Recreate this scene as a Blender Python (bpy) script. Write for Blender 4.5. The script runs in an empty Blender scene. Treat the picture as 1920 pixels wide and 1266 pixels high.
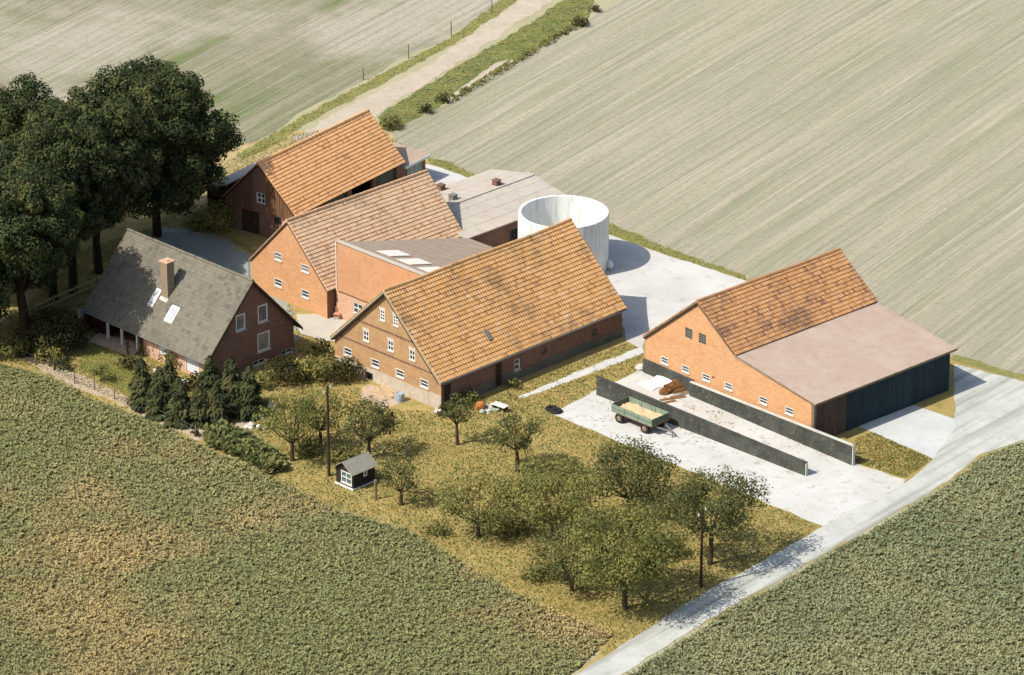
import bpy, math, random
import numpy as np
from mathutils import Matrix, Vector

# ------------------------------------------------------------------ camera, sky, sun, exposure
R = math.radians
sc = bpy.context.scene
cd = bpy.data.cameras.new('camera'); cam = bpy.data.objects.new('camera', cd)
sc.collection.objects.link(cam); sc.camera = cam
cam.location = (0.0, -293.46, 127.6); cam.rotation_euler = (R(66.5), 0, 0)
cd.sensor_width = 36.0; cd.lens = 150.0; cd.clip_start = 1.0; cd.clip_end = 6000.0

world = bpy.data.worlds.new('World'); sc.world = world; world.use_nodes = True
wn = world.node_tree; bg = wn.nodes['Background']
sky = wn.nodes.new('ShaderNodeTexSky'); sky.sky_type = 'NISHITA'; sky.sun_disc = False
sky.sun_elevation = R(49.5); sky.sun_rotation = R(240); sky.altitude = 60; sky.dust_density = 2.0
wn.links.new(sky.outputs[0], bg.inputs[0]); bg.inputs[1].default_value = 0.14

sd = bpy.data.lights.new('sun', 'SUN'); sun = bpy.data.objects.new('sun', sd); sc.collection.objects.link(sun)
sd.energy = 4.6; sd.angle = R(0.55); sd.color = (1.0, 0.95, 0.88)
sun.location = (-60, -40, 90)
sun.rotation_euler = Vector((0.866*0.652, 0.5*0.652, -0.758)).to_track_quat('-Z', 'Y').to_euler()

sc.view_settings.view_transform = 'Standard'; sc.view_settings.look = 'None'
sc.view_settings.exposure = 0.35; sc.view_settings.gamma = 1.0; sc.view_settings.use_curve_mapping = False
sc.render.resolution_x, sc.render.resolution_y = 1024, 675
try:
    sc.cycles.use_denoising = True; sc.cycles.max_bounces = 6
except Exception: pass

random.seed(7); RNG = np.random.default_rng(11)
COL = sc.collection

# ------------------------------------------------------------------ helpers
def tag(o, label=None, cat=None, group=None, kind=None):
    if label: o['label'] = label
    if cat: o['category'] = cat
    if group: o['group'] = group
    if kind: o['kind'] = kind
    return o

def empty(name, loc, rz=0.0, label=None, cat=None, group=None):
    o = bpy.data.objects.new(name, None); COL.objects.link(o)
    o.location = (loc[0], loc[1], loc[2] if len(loc) > 2 else 0.0); o.rotation_euler = (0, 0, R(rz)); o.empty_display_size = .3
    return tag(o, label, cat, group)

def link(name, me, mat=None, parent=None):
    o = bpy.data.objects.new(name, me); COL.objects.link(o)
    if mat and not me.materials: me.materials.append(mat)
    if parent: o.parent = parent
    return o

class MB:
    """collects faces, builds ONE mesh object"""
    def __init__(s): s.v = []; s.f = []
    def poly(s, pts):
        i = len(s.v); s.v += [tuple(p) for p in pts]; s.f.append(tuple(range(i, i+len(pts)))); return s
    def hexa(s, b, t):
        i = len(s.v); s.v += [tuple(p) for p in b] + [tuple(p) for p in t]
        s.f += [(i+3, i+2, i+1, i), (i+4, i+5, i+6, i+7)] + [(i+k, i+(k+1) % 4, i+4+(k+1) % 4, i+4+k) for k in range(4)]
        return s
    def box(s, x0, x1, y0, y1, z0, z1):
        return s.hexa([(x0, y0, z0), (x1, y0, z0), (x1, y1, z0), (x0, y1, z0)], [(x0, y0, z1), (x1, y0, z1), (x1, y1, z1), (x0, y1, z1)])
    def bar(s, p, q, w, h):
        """box beam from p to q, w wide, h high"""
        p = Vector(p); q = Vector(q); d = (q-p).normalized()
        up = Vector((0, 0, 1)) if abs(d.z) < .95 else Vector((0, 1, 0))
        a = d.cross(up).normalized()*w/2; b = a.cross(d).normalized()*h/2
        return s.hexa([p-a-b, p+a-b, p+a+b, p-a+b], [q-a-b, q+a-b, q+a+b, q-a+b])
    def tube(s, p, q, r0, r1, n=8, cap=True):
        p = Vector(p); q = Vector(q); d = (q-p).normalized()
        up = Vector((0, 0, 1)) if abs(d.z) < .95 else Vector((1, 0, 0))
        a = d.cross(up).normalized(); b = a.cross(d).normalized(); i = len(s.v)
        for c, r in ((p, r0), (q, r1)):
            for k in range(n):
                t = 2*math.pi*k/n; s.v.append(tuple(c + a*math.cos(t)*r + b*math.sin(t)*r))
        s.f += [(i+k, i+(k+1) % n, i+n+(k+1) % n, i+n+k) for k in range(n)]
        if cap: s.f += [tuple(range(i+n-1, i-1, -1)), tuple(range(i+n, i+2*n))]
        return s
    def lathe(s, prof, n=48, c=(0, 0)):
        i = len(s.v); m = len(prof)
        for k in range(n):
            t = 2*math.pi*k/n
            for r, z in prof: s.v.append((c[0]+r*math.cos(t), c[1]+r*math.sin(t), z))
        for k in range(n):
            for j in range(m-1):
                s.f.append((i+k*m+j, i+((k+1) % n)*m+j, i+((k+1) % n)*m+j+1, i+k*m+j+1))
        return s
    def blob(s, c, r, seed=0, nu=10, nv=6, rough=.25):
        rg = random.Random(seed); i = len(s.v)
        for a in range(nv+1):
            th = math.pi*a/nv
            for b in range(nu):
                ph = 2*math.pi*b/nu; k = 1+rg.uniform(-rough, rough) if 0 < a < nv else 1
                s.v.append((c[0]+r[0]*k*math.sin(th)*math.cos(ph), c[1]+r[1]*k*math.sin(th)*math.sin(ph), c[2]+r[2]*k*math.cos(th)))
        for a in range(nv):
            for b in range(nu):
                s.f.append((i+a*nu+b, i+(a+1)*nu+b, i+(a+1)*nu+(b+1) % nu, i+a*nu+(b+1) % nu))
        return s
    def build(s, name, mat, parent=None, smooth=False, loc=None, rz=0, bevel=0):
        me = bpy.data.meshes.new(name); me.from_pydata(s.v, [], s.f); me.update()
        if smooth: me.shade_smooth()
        o = link(name, me, mat, parent)
        if loc: o.location = loc
        if rz: o.rotation_euler = (0, 0, R(rz))
        if bevel:
            m = o.modifiers.new('bevel', 'BEVEL'); m.width = bevel; m.segments = 2; m.limit_method = 'ANGLE'
        return o

def quads_mesh(name, V):
    """V: (n,4,3) array -> mesh of n quads"""
    n = len(V); me = bpy.data.meshes.new(name)
    me.vertices.add(n*4); me.vertices.foreach_set('co', V.reshape(-1).astype(np.float32))
    me.loops.add(n*4); me.loops.foreach_set('vertex_index', np.arange(n*4, dtype=np.int32))
    me.polygons.add(n); me.polygons.foreach_set('loop_start', np.arange(0, n*4, 4, dtype=np.int32))
    me.polygons.foreach_set('loop_total', np.full(n, 4, dtype=np.int32))
    me.update(calc_edges=True); return me

def inside(P, poly):
    x, y = P[:, 0], P[:, 1]; r = np.zeros(len(P), bool); n = len(poly)
    for i in range(n):
        x1, y1 = poly[i]; x2, y2 = poly[(i+1) % n]
        if y1 == y2: continue
        r ^= ((y1 > y) != (y2 > y)) & (x < (x2-x1)*(y-y1)/(y2-y1)+x1)
    return r

# ------------------------------------------------------------------ materials
def lin(c):
    """0-255 display colour -> linear base colour"""
    return (*[x/255/12.92 if x <= 10 else ((x/255+.055)/1.055)**2.4 for x in c], 1.0)

class N:
    def __init__(s, name):
        s.m = bpy.data.materials.new(name); s.m.use_nodes = True; s.t = s.m.node_tree; s.t.nodes.clear()
        s.out = s.new('ShaderNodeOutputMaterial')
    def new(s, t, **k):
        n = s.t.nodes.new(t)
        for a, b in k.items(): setattr(n, a, b)
        return n
    def set(s, sock, v):
        if hasattr(v, 'is_linked') or isinstance(v, bpy.types.NodeSocket): s.t.links.new(v, sock)
        else: sock.default_value = v
    def math(s, op, a, b=0.0, c=None):
        n = s.new('ShaderNodeMath', operation=op); s.set(n.inputs[0], a); s.set(n.inputs[1], b)
        if c is not None: s.set(n.inputs[2], c)
        return n.outputs[0]
    def mix(s, f, a, b, mode='MIX'):
        n = s.new('ShaderNodeMix', data_type='RGBA', blend_type=mode); s.set(n.inputs[0], f); s.set(n.inputs[6], a); s.set(n.inputs[7], b); return n.outputs[2]
    def ramp(s, f, lo, hi):
        n = s.new('ShaderNodeMapRange'); n.interpolation_type = 'SMOOTHSTEP'; s.set(n.inputs[0], f); n.inputs[1].default_value = lo; n.inputs[2].default_value = hi; return n.outputs[0]
    def vec(s, kind='Object'):
        if kind == 'World': return s.new('ShaderNodeNewGeometry').outputs['Position']
        return s.new('ShaderNodeTexCoord').outputs[kind]
    def mapping(s, v, scale=(1, 1, 1), rz=0, loc=(0, 0, 0)):
        n = s.new('ShaderNodeMapping'); s.set(n.inputs[0], v); n.inputs['Scale'].default_value = scale; n.inputs['Rotation'].default_value = (0, 0, rz); n.inputs['Location'].default_value = loc; return n.outputs[0]
    def noise(s, v, scale, detail=4, rough=.55, dist=0):
        n = s.new('ShaderNodeTexNoise'); s.set(n.inputs['Vector'], v); n.inputs['Scale'].default_value = scale; n.inputs['Detail'].default_value = detail; n.inputs['Roughness'].default_value = rough; n.inputs['Distortion'].default_value = dist; return n.outputs[0]
    def bump(s, h, strength=.3, dist=.02):
        n = s.new('ShaderNodeBump'); s.set(n.inputs['Height'], h); n.inputs['Strength'].default_value = strength; n.inputs['Distance'].default_value = dist; return n.outputs[0]
    def finish(s, col, rough=.9, bump=None, spec=.25, metal=0):
        p = s.new('ShaderNodeBsdfPrincipled'); s.set(p.inputs['Base Color'], col); s.set(p.inputs['Roughness'], rough); p.inputs['Metallic'].default_value = metal
        p.inputs['Specular IOR Level'].default_value = spec
        if bump is not None: s.set(p.inputs['Normal'], bump)
        s.t.links.new(p.outputs[0], s.out.inputs[0]); return s.m

def m_plain(name, c1, c2=None, scale=4, rough=.85, spec=.25, bump=.15, metal=0, stretch=(1, 1, 1)):
    n = N(name); v = n.mapping(n.vec(), stretch); f = n.noise(v, scale, 5)
    col = n.mix(n.ramp(f, .3, .7), lin(c1), lin(c2 or c1)); b = n.bump(n.noise(v, scale*6, 3), bump, .01)
    return n.finish(col, rough, b, spec, metal)

def m_brick(name, c1, c2, mort, stain=None, stain_amt=.5, bw=.5, dirt_low=None):
    n = N(name); sp = n.new('ShaderNodeSeparateXYZ'); n.set(sp.inputs[0], n.vec())
    cb = n.new('ShaderNodeCombineXYZ'); n.set(cb.inputs[0], n.math('ADD', sp.outputs[0], sp.outputs[1])); n.set(cb.inputs[1], sp.outputs[2])
    br = n.new('ShaderNodeTexBrick'); n.set(br.inputs['Vector'], cb.outputs[0]); br.inputs['Scale'].default_value = 1.0
    br.inputs['Brick Width'].default_value = .26; br.inputs['Row Height'].default_value = .085; br.inputs['Mortar Size'].default_value = .012; br.inputs['Bias'].default_value = 0
    n.set(br.inputs['Color1'], lin(c1)); n.set(br.inputs['Color2'], lin(c2)); n.set(br.inputs['Mortar'], lin(mort))
    col = br.outputs['Color']
    f = n.noise(n.vec(), .8, 6, .65); col = n.mix(n.math('MULTIPLY', n.ramp(f, .42, .75), stain_amt), col, lin(stain or mort))
    g = n.noise(n.mapping(n.vec(), (2.2, 2.2, .35)), 1.5, 4); col = n.mix(n.math('MULTIPLY', n.ramp(g, .5, .8), .35), col, lin(c2))
    h = n.noise(n.mapping(n.vec(), (5, 5, 11)), 1.0, 4, .7); col = n.mix(n.math('MULTIPLY', n.ramp(h, .45, .68), .3), col, n.mix(.45, lin(c2), lin((70, 48, 34)))); col = n.mix(n.math('MULTIPLY', n.ramp(h, .46, .34), .3), col, n.mix(.5, lin(c1), lin((222, 196, 160))))
    return n.finish(col, .9, n.bump(br.outputs['Fac'], -.4, .008), .15)

def m_tile(name, c1, c2, c3, dark, dark_amt=.35, tw=.24, pale=None, pale_amt=0):
    """every tile its own shade: random per tile along the course and per course object, over larger weathering"""
    n = N(name); sp = n.new('ShaderNodeSeparateXYZ'); n.set(sp.inputs[0], n.vec())
    oi = n.new('ShaderNodeObjectInfo')
    ix = n.math('FLOOR', n.math('DIVIDE', sp.outputs[0], tw))
    w = n.new('ShaderNodeTexWhiteNoise', noise_dimensions='2D'); cb = n.new('ShaderNodeCombineXYZ')
    n.set(cb.inputs[0], ix); n.set(cb.inputs[1], n.math('MULTIPLY', oi.outputs['Random'], 517.3)); n.set(w.inputs['Vector'], cb.outputs[0])
    r = w.outputs['Value']
    col = n.mix(n.ramp(r, 0, .75), lin(c1), lin(c2)); col = n.mix(n.ramp(r, .82, 1.0), col, lin(c3))
    wp = n.vec('World'); big = n.noise(wp, .32, 5, .6); med = n.noise(wp, 1.7, 4, .6)
    f = n.math('MULTIPLY', n.ramp(n.math('ADD', n.math('MULTIPLY', big, .7), n.math('MULTIPLY', med, .3)), .48, .66), dark_amt)
    col = n.mix(f, col, lin(dark))
    if pale: col = n.mix(n.math('MULTIPLY', n.ramp(n.noise(wp, .9, 5, .7), .58, .72), pale_amt), col, lin(pale))
    return n.finish(col, .85, n.bump(n.noise(n.vec(), 22, 3), .2, .01), .2)

def m_leaf(name, c1, c2, c3=None, wscale=.5, transl=.3, lo=.4, hi=.62):
    n = N(name); g = n.new('ShaderNodeNewGeometry')
    col = n.mix(g.outputs['Random Per Island'], lin(c1), lin(c2))
    if c3: col = n.mix(n.ramp(n.noise(g.outputs['Position'], wscale, 4, .6), lo, hi), col, lin(c3))
    d = n.new('ShaderNodeBsdfDiffuse'); t = n.new('ShaderNodeBsdfTranslucent'); n.set(d.inputs[0], col); n.set(t.inputs[0], col)
    m = n.new('ShaderNodeMixShader'); m.inputs[0].default_value = transl
    n.t.links.new(d.outputs[0], m.inputs[1]); n.t.links.new(t.outputs[0], m.inputs[2]); n.t.links.new(m.outputs[0], n.out.inputs[0])
    return n.m

def m_ground(name, cols, scale=.25, fine=6, bump=.5, az=None, stain=None):
    """cols: base, second, third tone, mixed by large and medium noise; az adds streaks along a row direction"""
    n = N(name); p = n.vec('World')
    a = n.noise(p, scale, 6, .62); b = n.noise(p, scale*4.3, 6, .65); c = n.noise(p, fine, 4, .7)
    col = n.mix(n.ramp(a, .36, .62), lin(cols[0]), lin(cols[1]))
    col = n.mix(n.math('MULTIPLY', n.ramp(b, .45, .7), .75), col, lin(cols[2]))
    if len(cols) > 3: col = n.mix(n.math('MULTIPLY', n.ramp(c, .5, .75), .6), col, lin(cols[3]))
    return n.finish(col, .95, n.bump(c, bump, .06), .1)

def m_stubble(name, base, grey, green, green_amt, az, pale=None, period=.8):
    n = N(name); p = n.mapping(n.vec('World'), (1, 1, 1), -R(az))          # x now runs along the rows
    sp = n.new('ShaderNodeSeparateXYZ'); n.set(sp.inputs[0], p)
    wob = n.noise(p, .03, 2, .5); v = n.math('ADD', sp.outputs[1], n.math('MULTIPLY', wob, .9))
    cbw = n.new('ShaderNodeCombineXYZ'); n.set(cbw.inputs[0], sp.outputs[0]); n.set(cbw.inputs[1], v); p2 = cbw.outputs[0]
    row = n.math('SINE', n.math('MULTIPLY', v, 6.2832/period))
    s1 = n.noise(n.mapping(p2, (.02, .7, 1)), 1.0, 6, .7); s2 = n.noise(n.mapping(p2, (.02, .45, 1)), 1.0, 5, .65)
    line = n.noise(n.mapping(p2, (.04, 2.9, 1)), 1.0, 3, .6); line2 = n.noise(n.mapping(p2, (.05, 4.6, 1)), 1.0, 2, .5)
    blot = n.noise(p, .05, 6, .65); fine = n.noise(p, 6, 5, .8); med = n.noise(p, 1.6, 6, .75)
    col = n.mix(n.ramp(s1, .4, .6), lin(base), lin(grey))
    gm = n.math('MULTIPLY', n.math('MULTIPLY', n.ramp(s2, .4, .62), n.ramp(blot, .36, .6)), green_amt)
    col = n.mix(gm, col, lin(green))
    if pale: col = n.mix(n.math('MULTIPLY', n.ramp(n.noise(p, .035, 5, .6), .46, .6), .85), col, lin(pale))
    dk = n.mix(.5, lin(grey), lin((74, 70, 50))); lt = n.mix(.35, lin(base), lin((228, 220, 204)))
    col = n.mix(n.math('MULTIPLY', n.ramp(line, .55, .68), .42), col, dk); col = n.mix(n.math('MULTIPLY', n.ramp(line, .45, .33), .36), col, lt)
    col = n.mix(n.math('MULTIPLY', n.math('MULTIPLY', n.ramp(row, .3, 1.0), n.ramp(n.noise(n.mapping(p2, (.03, .5, 1)), 1.0, 4, .6), .4, .6)), .35), col, dk)
    col = n.mix(n.math('MULTIPLY', n.ramp(line2, .55, .7), .35), col, dk)
    col = n.mix(n.math('MULTIPLY', n.ramp(n.math('ADD', n.math('MULTIPLY', fine, .55), n.math('MULTIPLY', med, .45)), .49, .6), .5), col, dk)
    h = n.math('ADD', n.math('MULTIPLY', line, 1.2), n.math('ADD', med, fine))
    return n.finish(col, .95, n.bump(h, .9, .08), .1)

def m_concrete(name, c1, c2, dirt, amt=.5, scale=.35, az=None):
    n = N(name); p = n.vec('World')
    a = n.noise(p, scale, 6, .6); b = n.noise(p, scale*5, 6, .7); f = n.noise(p, 14, 3, .6)
    col = n.mix(n.ramp(a, .35, .65), lin(c1), lin(c2))
    col = n.mix(n.math('MULTIPLY', n.ramp(b, .52, .74), amt), col, lin(dirt))
    if az is not None:
        q = n.mapping(p, (1, 1, 1), -R(az)); t = n.noise(n.mapping(q, (.05, 1.3, 1)), 1.0, 3, .5)
        col = n.mix(n.math('MULTIPLY', n.ramp(t, .45, .66), .6), col, lin(dirt))
    return n.finish(col, .9, n.bump(f, .15, .02), .2)

def m_boards(name, c1, c2, w=.16, dark=(26, 20, 16)):
    n = N(name); sp = n.new('ShaderNodeSeparateXYZ'); n.set(sp.inputs[0], n.vec())
    u = n.math('ADD', sp.outputs[0], sp.outputs[1]); ix = n.math('FLOOR', n.math('DIVIDE', u, w))
    wn_ = n.new('ShaderNodeTexWhiteNoise', noise_dimensions='1D'); n.set(wn_.inputs['W'], ix)
    col = n.mix(wn_.outputs['Value'], lin(c1), lin(c2)); g = n.noise(n.mapping(n.vec(), (14, 14, .7)), 1.0, 4, .6)
    col = n.mix(n.math('MULTIPLY', n.ramp(g, .4, .7), .5), col, lin(dark)); return n.finish(col, .85, n.bump(g, .3, .01), .2)

def m_glass(name, c=(32, 38, 43)):
    n = N(name); f = n.noise(n.vec(), 1.3, 2); col = n.mix(f, lin(c), lin((58, 68, 74))); return n.finish(col, .08, None, .6)

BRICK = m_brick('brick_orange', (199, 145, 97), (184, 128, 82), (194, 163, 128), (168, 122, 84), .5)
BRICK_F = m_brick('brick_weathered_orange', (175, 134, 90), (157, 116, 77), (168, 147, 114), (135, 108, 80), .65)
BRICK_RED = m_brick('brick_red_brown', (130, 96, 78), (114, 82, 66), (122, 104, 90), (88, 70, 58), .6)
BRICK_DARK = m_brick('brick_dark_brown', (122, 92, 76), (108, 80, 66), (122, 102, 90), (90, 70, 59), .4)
BRICK_PINK = m_brick('brick_pale_pink', (196, 154, 125), (187, 143, 115), (194, 166, 143), (169, 131, 105), .4)
TILE_MID = m_tile('tile_clay_even', (191, 157, 122), (200, 168, 135), (171, 135, 98), (143, 125, 101), .45)
TILE_REAR = m_tile('tile_clay_orange', (209, 156, 104), (218, 167, 115), (187, 131, 81), (172, 130, 87), .3)
TILE_FRONT = m_tile('tile_clay_weathered', (184, 138, 84), (192, 150, 102), (156, 116, 75), (120, 95, 70), .65, .24, (205, 186, 156), .6)
TILE_RIGHT = m_tile('tile_clay_mottled', (168, 121, 76), (178, 135, 93), (133, 94, 70), (98, 76, 66), .7)
TILE_HOUSE = m_tile('tile_grey_concrete', (102, 97, 84), (111, 106, 92), (90, 85, 73), (78, 73, 62), .4, .3)
HANGTILE = m_ground('tile_hung_pink', [(180, 134, 98), (186, 141, 105), (170, 122, 85), (192, 148, 114)], .5, 9, .15)
FELT = m_ground('felt_pinkish', [(163, 144, 127), (169, 151, 135), (153, 134, 116), (173, 156, 140)], .3, 9, .08)
FIBRE = m_ground('fibre_cement_beige', [(176, 168, 153), (170, 162, 149), (161, 148, 131), (183, 176, 164)], .35, 7, .08)
FIBRE_G = m_ground('fibre_cement_grey', [(148, 133, 116), (153, 138, 121), (138, 122, 105), (160, 146, 129)], .35, 9, .08)
def m_tank(name):
    n = N(name); v = n.vec(); p = n.mapping(v, (1.6, 1.6, .12)); st = n.noise(p, 1.4, 5, .65); b = n.noise(v, 1.1, 6, .7); f = n.noise(v, 9, 3, .6)
    col = n.mix(n.math('MULTIPLY', n.ramp(st, .46, .7), .55), lin((218, 218, 211)), lin((158, 160, 150))); col = n.mix(n.math('MULTIPLY', n.ramp(b, .5, .72), .4), col, lin((172, 168, 152)))
    return n.finish(col, .9, n.bump(f, .2, .02), .2)
CONC_TANK = m_tank('tank_concrete')
PAD = m_concrete('pad_concrete', (188, 187, 180), (178, 176, 167), (136, 122, 98), .85, .25)
YARD = m_concrete('yard_concrete', (189, 186, 179), (178, 175, 166), (146, 138, 120), .6, .18)
ROADM = m_concrete('road_concrete', (180, 180, 170), (166, 167, 157), (124, 124, 112), .6, .35, 50)
GRAVEL = m_concrete('yard_gravel', (143, 147, 137), (131, 135, 124), (95, 90, 73), .7, .5)
SILO_W = m_concrete('silo_wall_tarred', (58, 59, 53), (72, 73, 66), (118, 118, 104), .6, .8)
SILO_C = m_concrete('silo_wall_cap', (183, 182, 170), (169, 168, 155), (109, 108, 96), .5, .8)
PLINTH = m_concrete('plinth_render', (181, 169, 151), (167, 154, 134), (139, 127, 108), .6, 1.2)
WHITE = m_plain('paint_white', (216, 214, 207), (201, 198, 189), 5, .6, .4, .05)
WHITEP = m_plain('panel_white', (207, 210, 210), (195, 198, 198), 3, .55, .4, .03)
SKYL = m_plain('skylight_sheet', (226, 221, 207), (214, 208, 192), 4, .4, .5, .03)
WOOD = m_boards('wood_grey', (125, 109, 87), (139, 123, 99))
WOODD = m_boards('wood_dark', (60, 45, 34), (74, 56, 42))
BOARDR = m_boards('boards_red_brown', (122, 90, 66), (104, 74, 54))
STEELB = m_boards('steel_blue_black', (44, 58, 64), (52, 67, 74), .25, (25, 34, 39))
STEELBR = m_boards('steel_brown', (91, 74, 66), (102, 84, 75), .25, (46, 37, 33))
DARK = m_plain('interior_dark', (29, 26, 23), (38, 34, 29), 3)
GLASS = m_glass('window_glass')
GLASSC = m_glass('window_glass_curtained', (139, 141, 134))
VERGE_B = m_plain('bargeboard_grey', (165, 154, 132), (148, 138, 118), 5)
ZINC = m_plain('gutter_zinc', (109, 106, 98), (122, 119, 110), 5, .5, .4)
BARK = m_plain('bark', (38, 32, 25), (50, 43, 33), 6, .95, .1, .6, 0, (1, 1, .2))
BARKF = m_plain('bark_fruit', (63, 53, 40), (85, 72, 58), 6, .95, .1, .6, 0, (1, 1, .3))
STONE = m_plain('stone_pale', (189, 184, 172), (163, 157, 144), 3)
OAKL = m_leaf('oak_leaves', (50, 62, 40), (70, 80, 52), (96, 97, 60), .7, .25, .44, .64)
FRUITL = m_leaf('fruit_leaves', (98, 105, 58), (122, 124, 72), (138, 131, 76), .6, .33)
FRUITD = m_leaf('fruit_leaves_dark', (76, 84, 50), (98, 102, 64), (112, 108, 66), .6, .3)
CONL = m_leaf('spruce_needles', (50, 58, 38), (68, 75, 50), (90, 90, 58), .9, .2)
SHRUBD = m_leaf('shrub_dark', (51, 52, 31), (66, 66, 42), (81, 78, 48), .8, .2)
SHRUBG = m_leaf('shrub_green', (92, 95, 56), (111, 112, 68), (127, 120, 70), .8, .3)
SHRUBY = m_leaf('shrub_yellow', (138, 130, 72), (156, 147, 84), (125, 118, 67), .8, .3)
SHRUBR = m_leaf('shrub_red', (90, 53, 38), (109, 68, 48), (71, 51, 31), .8, .3)
BEETL = m_leaf('beet_leaves', (129, 134, 89), (160, 158, 110), (184, 163, 114), .045, .35, .42, .62)
BEETR = m_leaf('beet_leaves_grey', (121, 131, 94), (151, 155, 118), (160, 159, 118), .05, .35, .4, .66)
VEGL = m_leaf('vegetable_leaves', (122, 128, 82), (144, 146, 100), (158, 152, 100), .5, .35)
GRASSB = m_leaf('grass_blades', (150, 137, 78), (136, 128, 70), (112, 117, 63), .3, .35, .38, .58)
GRASSG = m_leaf('grass_green_blades', (127, 128, 70), (146, 140, 80), (162, 149, 87), .4, .35)

PANE_D = m_plain('roof_window_pane', (168, 172, 173), (156, 160, 162), 3, .4, .4, .03)
VEGD = m_leaf('vegetable_leaves_dark', (88, 98, 60), (108, 115, 73), (124, 122, 76), .8, .3)
# ------------------------------------------------------------------ ground sheets
def ragged(pts, step=1.2, amp=.25, seed=1):
    rg = random.Random(seed); out = []; n = len(pts)
    for i in range(n):
        a = Vector(pts[i]); b = Vector(pts[(i+1) % n]); d = b-a; k = max(1, min(400, int(d.length/step))); p = Vector((-d.y, d.x)).normalized()
        for j in range(k):
            q = a + d*(j/k) + (p*rg.uniform(-amp, amp) if amp else Vector((0, 0))); out.append((q.x, q.y))
    return out

def sheet(name, pts, z, mat, amp=.25, step=1.2, seed=1, kind='structure'):
    P = ragged(pts, step, amp, seed) if amp else pts
    me = bpy.data.meshes.new(name); me.from_pydata([(x, y, z) for x, y in P], [], [tuple(range(len(P)))]); me.update()
    if me.polygons[0].normal.z < 0: me.flip_normals()
    o = link(name, me, mat); o['kind'] = kind; return o

M_GROUND = m_ground('far_ground', [(162, 154, 124), (151, 146, 114), (138, 138, 102)], .03, 3, .3)
M_FARM = m_ground('farm_grass', [(146, 128, 76), (158, 139, 86), (112, 112, 62), (168, 147, 98)], .22, 5, .8)
M_LAWN = m_ground('lawn_grass', [(119, 115, 60), (106, 106, 53), (139, 127, 71)], .4, 8, .6)
M_VERGE = m_ground('verge_grass', [(124, 122, 69), (109, 112, 64), (148, 135, 90), (141, 133, 90)], .5, 5, .7)
M_DRY = m_ground('dry_grass', [(172, 153, 110), (160, 142, 100), (134, 126, 84), (180, 163, 121)], .3, 5, .5)
M_TRACK = m_ground('track_sand', [(176, 164, 145), (168, 156, 136), (152, 142, 120), (184, 173, 155)], .35, 5, .4)
M_SOIL = m_ground('bed_soil', [(178, 160, 138), (166, 148, 125), (148, 128, 104), (188, 171, 149)], .6, 6, .8)
M_BEETSOIL = m_ground('beet_soil', [(98, 90, 58), (88, 82, 52), (104, 96, 64)], .5, 6, .8)
M_GARDEN = m_ground('garden_soil', [(95, 102, 55), (109, 111, 60), (134, 128, 78)], .5, 6, .8)
M_STUB_R = m_stubble('stubble_right', (166, 157, 134), (150, 146, 124), (136, 139, 108), .5, 58, None, .85)
M_STUB_L = m_stubble('stubble_left', (146, 138, 116), (130, 127, 102), (98, 112, 64), .9, 60, (170, 161, 144), 1.1)

S = 1400.0
g0 = sheet('ground', [(-S, -S), (S, -S), (S, S), (-S, S)], 0.0, M_GROUND, 0)
# fields to either side of the track
sheet('stubble_field', [(-11.01, 42.92), (-5.72, 50.14), (6.76, 72.00), (10.04, 78.38)] + [(95, 330), (420, 330), (420, -80)] + [(48.44, -21.38), (37.70, -8.13), (32.83, -3.87), (27.46, 3.34), (17.97, 11.50), (12.17, 17.16), (7.65, 21.85), (3.90, 29.48), (-1.10, 34.26), (-3.51, 33.54), (-6.86, 36.94)], .004, M_STUB_R, .3, 1.5, 3)
sheet('stubble_field', [(-22.59, 38.91), (-18.19, 47.66), (-13.01, 56.26), (-5.45, 67.95), (-1.84, 74.06), (0.00, 78.22)] + [(75, 300), (-330, 300), (-330, 40)] + [(-54.35, 27.37), (-42.47, 36.94), (-33.30, 33.30), (-25.21, 36.94)], .004, M_STUB_L, .3, 1.5, 4)
# the farmstead's own ground
FARM = [(-58.80, 22.76), (-42.47, 36.94), (-33.30, 33.30), (-25.21, 36.94), (-22.59, 38.91), (-17.98, 43.17), (-11.01, 42.92), (-6.86, 36.94), (-3.51, 33.54), (-1.10, 34.26), (3.90, 29.48), (7.65, 21.85), (12.17, 17.16), (17.97, 11.50), (27.46, 3.34), (32.83, -3.87), (37.70, -8.13), (45.05, -18.70), (36.92, -16.90), (30.50, -24.87), (24.70, -32.07), (17.38, -40.83), (10.39, -48.91), (6.76, -54.01), (3.99, -58.60), (3.37, -54.72), (5.82, -50.38), (-2.11, -42.85), (-5.45, -36.15), (-11.60, -30.65), (-15.14, -26.77), (-17.10, -24.70), (-21.47, -20.31), (-24.69, -16.53), (-30.25, -11.92), (-37.78, -5.63), (-51.48, 7.48)]
sheet('farm_grass', FARM, .008, M_FARM, .25, 1.2, 5)
sheet('dry_grass', [(-25.57, 22.76), (-26.95, 33.30), (-23.59, 39.41), (-18.01, 43.81), (-11.77, 45.98), (-7.52, 36.94), (-9.51, 36.94), (-21.03, 33.30), (-22.73, 21.63)], .012, M_DRY, .3, 1, 6)
sheet('grass_verge', [(-23.06, 37.92), (-18.14, 46.75), (-12.53, 55.99), (-5.25, 67.67), (-0.49, 79.13), (1.23, 79.13), (-5.22, 65.39), (-12.02, 54.24), (-16.35, 47.27), (-19.66, 40.91), (-22.12, 36.94)], .016, M_VERGE, .25, .8, 7)
sheet('sand_track', [(-18.45, 41.66), (-14.60, 48.96), (-7.04, 60.64), (1.23, 78.53), (4.31, 78.53), (-7.41, 55.18), (-11.12, 48.57), (-12.22, 45.72), (-17.91, 41.66)], .014, M_TRACK, .3, .8, 8)
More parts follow.
